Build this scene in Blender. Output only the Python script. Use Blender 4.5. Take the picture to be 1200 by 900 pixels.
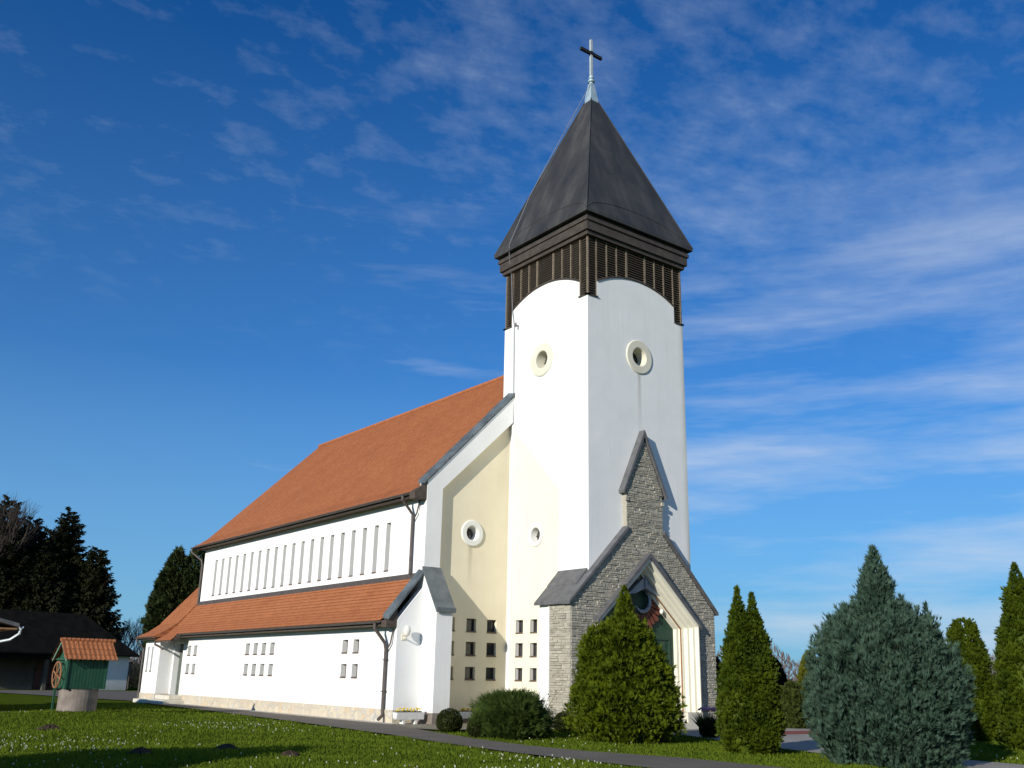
import bpy, bmesh, math, random
import numpy as np
from mathutils import Matrix, Vector

for o in list(bpy.data.objects):
    bpy.data.objects.remove(o)
S = bpy.context.scene
C = S.collection
R = math.radians

# ------------------------------------------------------------------ camera
cam = bpy.data.objects.new('camera', bpy.data.cameras.new('camera'))
C.objects.link(cam)
right = Vector((0.792365, -0.609732, 0.019605))
up = Vector((-0.193392, -0.22058, 0.956004))
back = Vector((-0.578582, -0.761296, -0.292697))
m = Matrix((right, up, back)).transposed().to_4x4()
m.translation = Vector((-23.959, -26.644, 1.65))
cam.matrix_world = m
cam.data.sensor_width = 36
cam.data.lens = 33.83
cam.data.clip_start = 0.1
cam.data.clip_end = 6000
S.camera = cam

# ------------------------------------------------------------------ light
SUN_TO = Vector((-2.8, -1.0, 0.97)).normalized()
elev = math.asin(SUN_TO.z)
azim = math.atan2(SUN_TO.x, SUN_TO.y)
S.view_settings.view_transform = 'Standard'
S.view_settings.look = 'None'
S.view_settings.exposure = 0.06
S.view_settings.gamma = 1
S.view_settings.use_curve_mapping = False

sl = bpy.data.lights.new('sun', 'SUN')
sl.energy = 5.0
sl.angle = R(0.5)
sl.color = (1.0, 0.94, 0.84)
so = bpy.data.objects.new('sun', sl)
C.objects.link(so)
so.location = (-60, -30, 40)
so.rotation_euler = SUN_TO.to_track_quat('Z', 'Y').to_euler()


def srgb(r, g, b):
    f = lambda c: (c / 255 / 12.92) if c / 255 <= .04045 else ((c / 255 + .055) / 1.055) ** 2.4
    return (f(r), f(g), f(b), 1)


class NT:
    """small helper for node trees"""
    def __init__(self, tree):
        self.t = tree
        tree.nodes.clear()

    def n(self, kind, **kw):
        nd = self.t.nodes.new(kind)
        for k, v in kw.items():
            if k.startswith('i_'):
                key = k[2:]
                key = int(key) if key.isdigit() else key
                nd.inputs[key].default_value = v
            else:
                setattr(nd, k, v)
        return nd

    def l(self, a, b):
        self.t.links.new(a, b)

    def math(self, op, a, b=None, clamp=False):
        nd = self.t.nodes.new('ShaderNodeMath')
        nd.operation = op
        nd.use_clamp = clamp
        for i, v in enumerate((a, b)):
            if v is None:
                continue
            if isinstance(v, (int, float)):
                nd.inputs[i].default_value = v
            else:
                self.l(v, nd.inputs[i])
        return nd.outputs[0]

    def ramp(self, fac, stops):
        nd = self.t.nodes.new('ShaderNodeValToRGB')
        el = nd.color_ramp.elements
        while len(el) < len(stops):
            el.new(0.5)
        for e, (p, c) in zip(el, stops):
            e.position = p
            e.color = c if len(c) == 4 else (*c, 1)
        self.l(fac, nd.inputs[0])
        return nd.outputs[0]

    def mix(self, fac, a, b, mode='MIX'):
        nd = self.t.nodes.new('ShaderNodeMix')
        nd.data_type = 'RGBA'
        nd.blend_type = mode
        for i, v in ((0, fac), (6, a), (7, b)):
            if isinstance(v, (int, float)):
                nd.inputs[i].default_value = v
            elif isinstance(v, tuple):
                nd.inputs[i].default_value = v
            else:
                self.l(v, nd.inputs[i])
        return nd.outputs[2]

    def noise(self, vec, scale, detail=4, rough=.55, out=0):
        nd = self.n('ShaderNodeTexNoise')
        nd.inputs['Scale'].default_value = scale
        nd.inputs['Detail'].default_value = detail
        nd.inputs['Roughness'].default_value = rough
        if vec is not None:
            self.l(vec, nd.inputs['Vector'])
        return nd.outputs[out]

    def mapping(self, vec, scale=(1, 1, 1), rot=(0, 0, 0), loc=(0, 0, 0)):
        nd = self.n('ShaderNodeMapping')
        nd.inputs['Scale'].default_value = scale
        nd.inputs['Rotation'].default_value = rot
        nd.inputs['Location'].default_value = loc
        self.l(vec, nd.inputs['Vector'])
        return nd.outputs[0]


# ------------------------------------------------------------------ sky
W = bpy.data.worlds.new('World')
S.world = W
W.use_nodes = True
w = NT(W.node_tree)
sky = w.n('ShaderNodeTexSky')
sky.sky_type = 'NISHITA'
sky.sun_disc = False
sky.sun_elevation = elev
sky.sun_rotation = azim
sky.altitude = 300
sky.air_density = 1.0
sky.dust_density = 0.35
sky.ozone_density = 3.0
tc = w.n('ShaderNodeTexCoord')
sep = w.n('ShaderNodeSeparateXYZ')
w.l(tc.outputs['Generated'], sep.inputs[0])
zc = w.math('ADD', w.math('MAXIMUM', sep.outputs[2], 0.0), 0.12)
px = w.math('DIVIDE', sep.outputs[0], zc)
py = w.math('DIVIDE', sep.outputs[1], zc)
cmb = w.n('ShaderNodeCombineXYZ')
w.l(px, cmb.inputs[0]); w.l(py, cmb.inputs[1])
# high thin mackerel puffs
puff = w.noise(w.mapping(cmb.outputs[0], (1.0, 1.35, 1), (0, 0, R(25))), 10.5, 6, .62)
patch = w.noise(w.mapping(cmb.outputs[0], (1, 1, 1), (0, 0, 0), (3.1, 4.7, 0)), 1.7, 3, .55)
hi_mask = w.ramp(sep.outputs[2], [(.28, (0, 0, 0)), (.46, (1, 1, 1))])
# right part of the view carries more cloud
side = w.math('ADD', w.math('MULTIPLY', sep.outputs[0], .79), w.math('MULTIPLY', sep.outputs[1], -.61))
pv = w.math('ADD', w.math('MULTIPLY', puff, .66), w.math('MULTIPLY', patch, .46))
pv = w.math('ADD', pv, w.math('MULTIPLY', side, .10))
pf = w.ramp(pv, [(.54, (0, 0, 0)), (.68, (.10, .10, .10)), (.84, (.27, .27, .27))])
pf = w.math('MULTIPLY', pf, hi_mask)
# long level streaks lower down
lv = w.n('ShaderNodeVectorMath', operation='MULTIPLY')
w.l(tc.outputs['Generated'], lv.inputs[0]); lv.inputs[1].default_value = (1.5, 1.5, 11.0)
tilt = w.mapping(lv.outputs[0], (1, 1, 1), (R(4), R(-6), 0), (0.4, 2.2, 5.3))
band = w.noise(tilt, 1.75, 8, .60)
veil = w.noise(w.mapping(tc.outputs['Generated'], (1.2, 1.2, 4.5), (0, 0, 0), (1.3, .2, 2.6)), 1.6, 4, .5)
lo_mask = w.ramp(sep.outputs[2], [(0.0, (.6, .6, .6)), (.06, (1, 1, 1)), (.22, (1, 1, 1)), (.38, (.62, .62, .62)), (.50, (0, 0, 0))])
bv = w.math('ADD', w.math('MULTIPLY', band, .72), w.math('MULTIPLY', veil, .34))
bv = w.math('ADD', bv, w.math('MULTIPLY', side, .30))
bf = w.ramp(bv, [(.55, (0, 0, 0)), (.65, (.26, .26, .26)), (.80, (.78, .78, .78))])
bf = w.math('MULTIPLY', bf, lo_mask)
hz = w.ramp(sep.outputs[2], [(0.0, (.85, .85, .85)), (0.10, (.55, .55, .55)), (0.30, (.13, .13, .13)), (.6, (0, 0, 0))])
skyc = w.mix(1.0, sky.outputs[0], (0.13, 0.71, 1.34, 1), 'MULTIPLY')
c1 = w.mix(hz, skyc, (2.8, 5.25, 7.3, 1))
c2 = w.mix(pf, c1, (5.8, 7.0, 8.6, 1))
c2 = w.mix(bf, c2, (6.6, 7.5, 8.8, 1))
bg = w.n('ShaderNodeBackground')
bg.inputs[1].default_value = 0.09
w.l(c2, bg.inputs[0])
wo = w.n('ShaderNodeOutputWorld')
w.l(bg.outputs[0], wo.inputs[0])


# ------------------------------------------------------------------ materials
def material(name, fn, rough=.8, metal=0.0, spec=.3):
    mt = bpy.data.materials.new(name)
    mt.use_nodes = True
    t = NT(mt.node_tree)
    out = t.n('ShaderNodeOutputMaterial')
    b = t.n('ShaderNodeBsdfPrincipled')
    b.inputs['Roughness'].default_value = rough
    b.inputs['Metallic'].default_value = metal
    b.inputs['Specular IOR Level'].default_value = spec
    t.l(b.outputs[0], out.inputs[0])
    co = t.n('ShaderNodeNewGeometry').outputs['Position']
    fn(t, b, co, out)
    return mt


def bump(t, b, h, strength=.3, dist=.02):
    nd = t.n('ShaderNodeBump')
    nd.inputs['Strength'].default_value = strength
    nd.inputs['Distance'].default_value = dist
    t.l(h, nd.inputs['Height'])
    t.l(nd.outputs[0], b.inputs['Normal'])


def speckled(name, c0, c1, scale=6, rough=.8, metal=0., bs=.15, bscale=40, spec=.3, bd=.02):
    def fn(t, b, co, out):
        n = t.noise(co, scale, 6, .6)
        t.l(t.ramp(n, [(.3, c0), (.7, c1)]), b.inputs['Base Color'])
        if bs:
            bump(t, b, t.noise(co, bscale, 4), bs, bd)
    return material(name, fn, rough, metal, spec)


def plaster(name, c0, c1, stains=(), streak=.35, edge=None):
    """stains: (axis, centre, half width, z top, z bottom, strength)"""
    def fn(t, b, co, out):
        n = t.noise(co, .8, 5, .6)
        st = t.noise(t.mapping(co, (5, 5, .35)), 1.0, 4, .6)
        col = t.ramp(n, [(.3, c0), (.7, c1)])
        fac = t.math('MULTIPLY', t.math('SUBTRACT', st, .52, True), streak)
        col = t.mix(fac, col, (.34, .33, .28, 1))
        sp = t.n('ShaderNodeSeparateXYZ')
        t.l(co, sp.inputs[0])
        wob = t.noise(t.mapping(co, (3, 3, 1.2)), 2.5, 3)
        for ax, c, hw, zt, zb, s in stains:
            d = t.math('ABSOLUTE', t.math('ADD', t.math('SUBTRACT', sp.outputs[ax], c), t.math('MULTIPLY', t.math('SUBTRACT', wob, .5), .12)))
            fx = t.math('SUBTRACT', 1.0, t.math('DIVIDE', d, hw), True)
            up_ = t.math('DIVIDE', t.math('SUBTRACT', sp.outputs[2], zb), zt - zb, True)
            cap = t.math('LESS_THAN', sp.outputs[2], zt)
            f = t.math('MULTIPLY', t.math('MULTIPLY', fx, up_), t.math('MULTIPLY', cap, s))
            col = t.mix(f, col, (.22, .18, .10, 1))
        if edge:
            ax, c, wd = edge
            f = t.math('DIVIDE', t.math('SUBTRACT', sp.outputs[ax], c - wd), wd, True)
            f = t.math('MULTIPLY', t.math('MULTIPLY', f, f), t.math('MULTIPLY', st, 1.1))
            col = t.mix(f, col, (.20, .21, .14, 1))
        base = t.math('SUBTRACT', 1.0, t.math('DIVIDE', sp.outputs[2], 1.3), True)
        base = t.math('MULTIPLY', t.math('MULTIPLY', base, base), t.math('MULTIPLY', t.noise(co, 5, 4), .9))
        col = t.mix(base, col, (.33, .29, .21, 1))
        t.l(col, b.inputs['Base Color'])
        h = t.math('ADD', t.noise(co, 60, 3), t.math('MULTIPLY', t.noise(co, 3, 3), .8))
        bump(t, b, h, .22, .012)
    return material(name, fn, .9, 0, .15)


M = {}
M['white'] = plaster('white_plaster', (.76, .76, .73), (.82, .82, .80))
M['white_front'] = plaster('white_front_plaster', (.74, .75, .73), (.81, .81, .79),
                           [(0, 2.80, .14, 13.75, 10.8, .5)], .5, (0, 5.50, .42))
M['white_side'] = plaster('white_side_plaster', (.77, .77, .74), (.82, .82, .80),
                          [(1, 2.85, .10, 13.7, 11.6, .28), (1, 4.75, .12, 11.5, 2, .2), (1, 3.11, .1, 6.7, 5.6, .2)])
M['cream'] = plaster('cream_plaster', (.73, .65, .475), (.79, .715, .535), [(0, -1.88, .16, 6.7, 4.9, .5), (0, -.3, .5, 12, 8, .25)], .3)
M['pale_cream'] = plaster('pale_cream_plaster', (.72, .69, .54), (.76, .73, .58))
M['ring'] = plaster('ring_plaster', (.62, .59, .47), (.72, .69, .56))
M['ring_white'] = plaster('white_ring_plaster', (.74, .73, .68), (.80, .79, .74))
M['portal'] = plaster('portal_plaster', (.70, .68, .56), (.77, .75, .63))


def stone_fn(t, b, co, out):
    gi = t.n('ShaderNodeNewGeometry')
    tint = t.ramp(gi.outputs['Random Per Island'], [(0, (.26, .24, .195)), (.35, (.34, .315, .255)), (.7, (.41, .385, .315)), (1, (.50, .47, .38))])
    n = t.noise(co, 14, 6, .7)
    col = t.mix(.45, tint, t.ramp(n, [(.3, (.23, .215, .17)), (.5, (.37, .345, .28)), (.72, (.50, .47, .375))]))
    t.l(col, b.inputs['Base Color'])
    bump(t, b, t.math('ADD', t.noise(co, 30, 5, .7), t.math('MULTIPLY', t.noise(co, 9, 3), .8)), .8, .03)


M['stone'] = material('ledge_stone', stone_fn, .9, 0, .2)


def plinth_fn(t, b, co, out):
    v = t.n('ShaderNodeTexVoronoi'); v.inputs['Scale'].default_value = 3.2; v.inputs['Randomness'].default_value = .9
    t.l(co, v.inputs['Vector'])
    e = t.n('ShaderNodeTexVoronoi'); e.feature = 'DISTANCE_TO_EDGE'; e.inputs['Scale'].default_value = 3.2; e.inputs['Randomness'].default_value = .9
    t.l(co, e.inputs['Vector'])
    bw = t.n('ShaderNodeSeparateColor'); t.l(v.outputs[1], bw.inputs[0])
    col = t.ramp(bw.outputs[0], [(.1, (.50, .44, .33)), (.4, (.60, .52, .38)), (.6, (.45, .41, .34)), (.8, (.58, .42, .24)), (.95, (.55, .52, .46))])
    col = t.mix(.3, col, t.ramp(t.noise(co, 12, 5), [(.3, (.30, .26, .2)), (.7, (.68, .62, .50))]))
    mk = t.math('LESS_THAN', e.outputs[0], .035)
    col = t.mix(mk, col, (.40, .38, .33, 1))
    t.l(col, b.inputs['Base Color'])
    bump(t, b, t.math('ADD', t.math('MINIMUM', e.outputs[0], .08), t.math('MULTIPLY', t.noise(co, 25, 3), .03)), .6, .1)


M['plinth'] = material('crazy_paved_stone', plinth_fn, .85)


def tile_fn(axis, vscale, tw, rh):
    def fn(t, b, co, out):
        sp = t.n('ShaderNodeSeparateXYZ'); t.l(co, sp.inputs[0])
        cm = t.n('ShaderNodeCombineXYZ')
        t.l(sp.outputs[axis], cm.inputs[0])
        t.l(t.math('MULTIPLY', sp.outputs[2], vscale), cm.inputs[1])
        br = t.n('ShaderNodeTexBrick'); t.l(cm.outputs[0], br.inputs[0])
        br.inputs['Scale'].default_value = 1
        br.inputs['Brick Width'].default_value = tw
        br.inputs['Row Height'].default_value = rh
        br.inputs['Mortar Size'].default_value = .008
        br.inputs['Color1'].default_value = (.31, .108, .042, 1)
        br.inputs['Color2'].default_value = (.42, .160, .064, 1)
        br.inputs['Mortar'].default_value = (.16, .055, .028, 1)
        n = t.noise(co, .45, 6, .65)
        n2 = t.noise(t.mapping(co, (2, 2, .5)), 2.2, 5, .7)
        col = t.mix(.45, br.outputs[0], t.ramp(n, [(.3, (.31, .110, .043)), (.7, (.42, .160, .065))]))
        col = t.mix(t.math('MULTIPLY', t.math('SUBTRACT', n2, .60, True), 1.0), col, (.17, .08, .05, 1))
        t.l(col, b.inputs['Base Color'])
        bump(t, b, t.math('ADD', t.math('MULTIPLY', br.outputs[1], -1), t.math('MULTIPLY', n2, .3)), .5, .015)
    return fn


M['tile'] = material('orange_roof_tile', tile_fn(1, 1.42, .18, .17), .85, 0, .2)
M['tile_small'] = material('orange_pantile', tile_fn(0, 1.4, .2, .34), .8, 0, .2)


def spire_fn(t, b, co, out):
    n = t.noise(t.mapping(co, (1.0, 1.0, .22)), 1.1, 6, .6)
    col = t.ramp(n, [(.25, (.026, .026, .025)), (.5, (.042, .042, .040)), (.8, (.082, .081, .076))])
    t.l(col, b.inputs['Base Color'])
    rr = t.ramp(n, [(.3, (.45, .45, .45)), (.7, (.62, .62, .62))])
    t.l(rr, b.inputs['Roughness'])
    sp = t.n('ShaderNodeSeparateXYZ'); t.l(co, sp.inputs[0])
    wv = t.math('SINE', t.math('MULTIPLY', sp.outputs[2], 16))
    bump(t, b, t.math('ADD', t.math('MULTIPLY', wv, .15), t.noise(co, 2, 3)), .12, .06)


M['spire'] = material('dark_sheet_roof', spire_fn, .55, .0, .25)
M['slate'] = speckled('slate_sheet', (.085, .086, .090), (.155, .155, .158), 3, .55, .15, .1, 20)
M['zinc'] = speckled('zinc_flashing', (.075, .088, .092), (.20, .235, .24), 1.6, .5, .35, .1, 15)
M['zinc_dark'] = speckled('dark_zinc', (.10, .115, .12), (.19, .21, .215), 2, .55, .3, .1, 15)
M['brown_metal'] = speckled('brown_metal', (.075, .062, .055), (.12, .10, .09), 5, .5, .2, .05, 30)
M['soffit'] = speckled('dark_soffit_wood', (.055, .042, .033), (.10, .078, .062), 4, .8, 0, .2, 30)
M['fascia'] = speckled('dark_brown_sheet', (.055, .043, .034), (.095, .077, .062), 3, .55, .2, .1, 20)
M['louvre'] = speckled('weathered_louvre_wood', (.062, .050, .038), (.15, .122, .09), 9, .8, 0, .2, 40)
M['post'] = speckled('weathered_post_wood', (.12, .095, .068), (.22, .18, .13), 7, .8, 0, .2, 40)
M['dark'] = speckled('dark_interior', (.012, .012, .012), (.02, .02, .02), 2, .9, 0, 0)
M['finial'] = speckled('pale_blue_sheet', (.30, .42, .48), (.44, .55, .60), 4, .45, .3, .05)
M['cross_metal'] = speckled('dark_iron', (.015, .015, .02), (.03, .03, .03), 6, .6, .3, .05)
M['cross_pole'] = speckled('galvanised_steel', (.42, .47, .46), (.60, .64, .62), 6, .45, .4, .05)
M['cable'] = speckled('grey_cable', (.22, .23, .25), (.34, .35, .36), 6, .5, .4, 0)


def glass_fn(t, b, co, out):
    n = t.noise(co, 1.5, 3)
    t.l(t.ramp(n, [(.3, (.015, .018, .02)), (.7, (.05, .055, .055))]), b.inputs['Base Color'])


M['glass'] = material('dark_window_glass', glass_fn, .12, 0, .5)
M['frame'] = speckled('dark_window_frame', (.055, .040, .030), (.09, .065, .05), 8, .6, 0, .05)
M['sill'] = speckled('brown_sill', (.10, .065, .045), (.16, .11, .08), 8, .7, 0, .05)
M['door'] = speckled('green_door_paint', (.016, .045, .028), (.026, .070, .042), 4, .55, 0, .1, 25)
M['door_grey'] = speckled('grey_green_door', (.07, .085, .07), (.11, .125, .10), 4, .55, 0, .1, 25)
M['red_relief'] = speckled('terracotta_relief', (.13, .040, .027), (.20, .062, .040), 8, .7, 0, .2, 30)
M['grey_relief'] = speckled('grey_relief', (.17, .20, .24), (.30, .33, .37), 6, .5, .2, .1, 30)
M['lamp_glass'] = speckled('white_lamp_glass', (.72, .70, .62), (.8, .78, .7), 5, .25, 0, 0)
M['concrete'] = speckled('pale_concrete', (.40, .37, .31), (.55, .51, .44), 3, .9, 0, .3, 50)
M['step'] = speckled('pale_step_stone', (.52, .49, .40), (.64, .61, .52), 3, .85, 0, .2, 40)


def asphalt_fn(t, b, co, out):
    n = t.noise(co, .7, 6, .65)
    f = t.noise(co, 45, 3, .7)
    col = t.ramp(n, [(.3, (.105, .090, .068)), (.6, (.165, .142, .110)), (.8, (.22, .19, .15))])
    col = t.mix(.4, col, t.ramp(f, [(.3, (.06, .055, .047)), (.7, (.25, .225, .19))]))
    t.l(col, b.inputs['Base Color'])
    bump(t, b, f, .5, .01)


M['asphalt'] = material('worn_asphalt', asphalt_fn, .95, 0, .15)
M['paving'] = speckled('grey_paving', (.25, .23, .195), (.36, .335, .285), 1.2, .9, 0, .3, 50)
M['moss_paving'] = speckled('mossy_paving', (.15, .135, .085), (.25, .22, .16), 1.6, .95, 0, .5, 30)
M['red_paving'] = speckled('red_clay_paving', (.20, .050, .035), (.28, .080, .055), 3, .9, 0, .3, 40)
M['soil'] = speckled('dark_soil', (.035, .024, .016), (.075, .052, .036), 8, .95, 0, .8, 25, .1, .05)


def ground_fn(t, b, co, out):
    n = t.noise(co, .35, 6, .65)
    f = t.noise(co, 7, 6, .75)
    col = t.ramp(n, [(.3, (.055, .088, .008)), (.55, (.078, .115, .011)), (.75, (.110, .140, .018))])
    col = t.mix(.5, col, t.ramp(f, [(.3, (.032, .052, .006)), (.55, (.078, .108, .012)), (.75, (.14, .155, .03))]))
    t.l(col, b.inputs['Base Color'])
    bump(t, b, t.math('ADD', f, t.math('MULTIPLY', t.noise(co, 30, 3), .5)), 1.0, .09)


M['lawn'] = material('lawn_ground', ground_fn, 1.0, 0, 0)


def foliage(name, dark, light, accent=None, scale=2.2, trans=.22, rough=.55, accent_lo=.62):
    def fn(t, b, co, out):
        n = t.noise(co, scale, 4, .6)
        f = t.noise(co, scale * 9, 3, .7)
        mixn = t.math('ADD', t.math('MULTIPLY', n, .55), t.math('MULTIPLY', f, .45))
        col = t.ramp(mixn, [(.34, dark), (.64, light)])
        if accent:
            a = t.noise(t.mapping(co, (1, 1, 1), (0, 0, 0), (7, 3, 1)), scale * 1.4, 5, .7)
            fa = t.math('MULTIPLY', t.math('SUBTRACT', a, accent_lo, True), 5, True)
            col = t.mix(fa, col, (*accent, 1))
        t.l(col, b.inputs['Base Color'])
        tr = t.n('ShaderNodeBsdfTranslucent')
        t.l(col, tr.inputs[0])
        mx = t.n('ShaderNodeMixShader'); mx.inputs[0].default_value = trans
        t.l(b.outputs[0], mx.inputs[1]); t.l(tr.outputs[0], mx.inputs[2])
        t.l(mx.outputs[0], out.inputs[0])
    return material(name, fn, rough, 0, .12)


M['thuja'] = foliage('thuja_foliage', (.018, .036, .003), (.145, .185, .010), (.19, .18, .016), 2.6)
M['thuja_deep'] = foliage('deep_thuja_foliage', (.022, .045, .004), (.095, .130, .008), (.12, .115, .014), 2.0)
M['blue'] = foliage('blue_conifer_foliage', (.012, .030, .018), (.085, .145, .100), (.055, .046, .020), 3.4, .15, .6, .60)
M['juniper'] = foliage('juniper_foliage', (.022, .042, .010), (.085, .125, .026), None, 3)
M['box'] = foliage('box_foliage', (.020, .028, .008), (.050, .062, .014), None, 5)
M['spruce'] = foliage('spruce_foliage', (.012, .013, .006), (.032, .034, .014), None, .8, .1)
M['backthuja'] = foliage('dark_cypress_foliage', (.018, .030, .010), (.050, .068, .020), None, 1.2)
M['hedge'] = foliage('hedge_foliage', (.030, .045, .010), (.075, .095, .02), None, 2)
M['yellow_thuja'] = foliage('golden_thuja_foliage', (.070, .080, .008), (.16, .17, .018), None, 2)
M['rose'] = foliage('rose_foliage', (.055, .060, .015), (.15, .13, .04), None, 6)
M['grass'] = foliage('grass_blades', (.064, .105, .007), (.135, .185, .014), (.18, .18, .03), .9, .3, .9, .6)
M['clover'] = speckled('white_petals', (.46, .47, .40), (.6, .6, .54), 20, .7, 0, 0)
M['yellow'] = speckled('yellow_petals', (.62, .42, .02), (.75, .58, .06), 20, .7, 0, 0)
M['pink'] = speckled('pink_petals', (.55, .20, .26), (.68, .36, .42), 20, .7, 0, 0)
M['bark'] = speckled('brown_bark', (.05, .038, .028), (.11, .085, .062), 6, .95, 0, .6, 20)
M['twig'] = speckled('grey_brown_twigs', (.10, .078, .066), (.19, .15, .125), 1, .95, 0, 0)
M['dark_twig'] = speckled('dark_twigs', (.03, .024, .02), (.06, .048, .04), 1, .95, 0, 0)
M['woods'] = speckled('far_wood_twigs', (.10, .082, .078), (.17, .14, .13), .12, .95, 0, 0)
M['maize'] = speckled('dry_maize', (.30, .19, .08), (.48, .34, .16), 2, .9, 0, 0)
M['planter'] = speckled('white_planter_paint', (.62, .61, .57), (.74, .73, .69), 6, .7, 0, .1)
M['well_green'] = speckled('green_paint', (.012, .060, .034), (.022, .090, .052), 6, .55, 0, .2, 30)
M['well_trim'] = speckled('pale_green_paint', (.13, .24, .19), (.20, .32, .26), 6, .6, 0, .1)
M['well_stone'] = speckled('grey_brown_concrete', (.14, .115, .095), (.26, .22, .19), 2.5, .9, 0, .4, 25)
M['wheel_wood'] = speckled('orange_brown_wood', (.20, .085, .04), (.32, .16, .075), 8, .7, 0, .2, 30)
M['barn_wall'] = plaster('barn_plaster', (.60, .61, .60), (.68, .69, .67))
M['barn_roof'] = speckled('black_roof', (.008, .0075, .007), (.016, .015, .013), 1.5, 1.0, 0, .2, 10, 0.0)
M['barn_shade'] = plaster('porch_shade_plaster', (.07, .058, .047), (.10, .085, .07))  # plaster colour darkened to carry the shade under the deep porch
M['barn_door'] = speckled('red_brown_door', (.07, .025, .018), (.10, .04, .028), 4, .7, 0, .1)
M['house_wood'] = speckled('orange_brown_soffit', (.26, .13, .06), (.38, .21, .11), 3, .8, 0, .2)
M['gutter_white'] = speckled('light_gutter_metal', (.50, .54, .56), (.62, .66, .68), 4, .4, .3, 0)
M['gravestone'] = speckled('white_marble', (.60, .60, .60), (.76, .76, .75), 6, .5, 0, .05)


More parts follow.
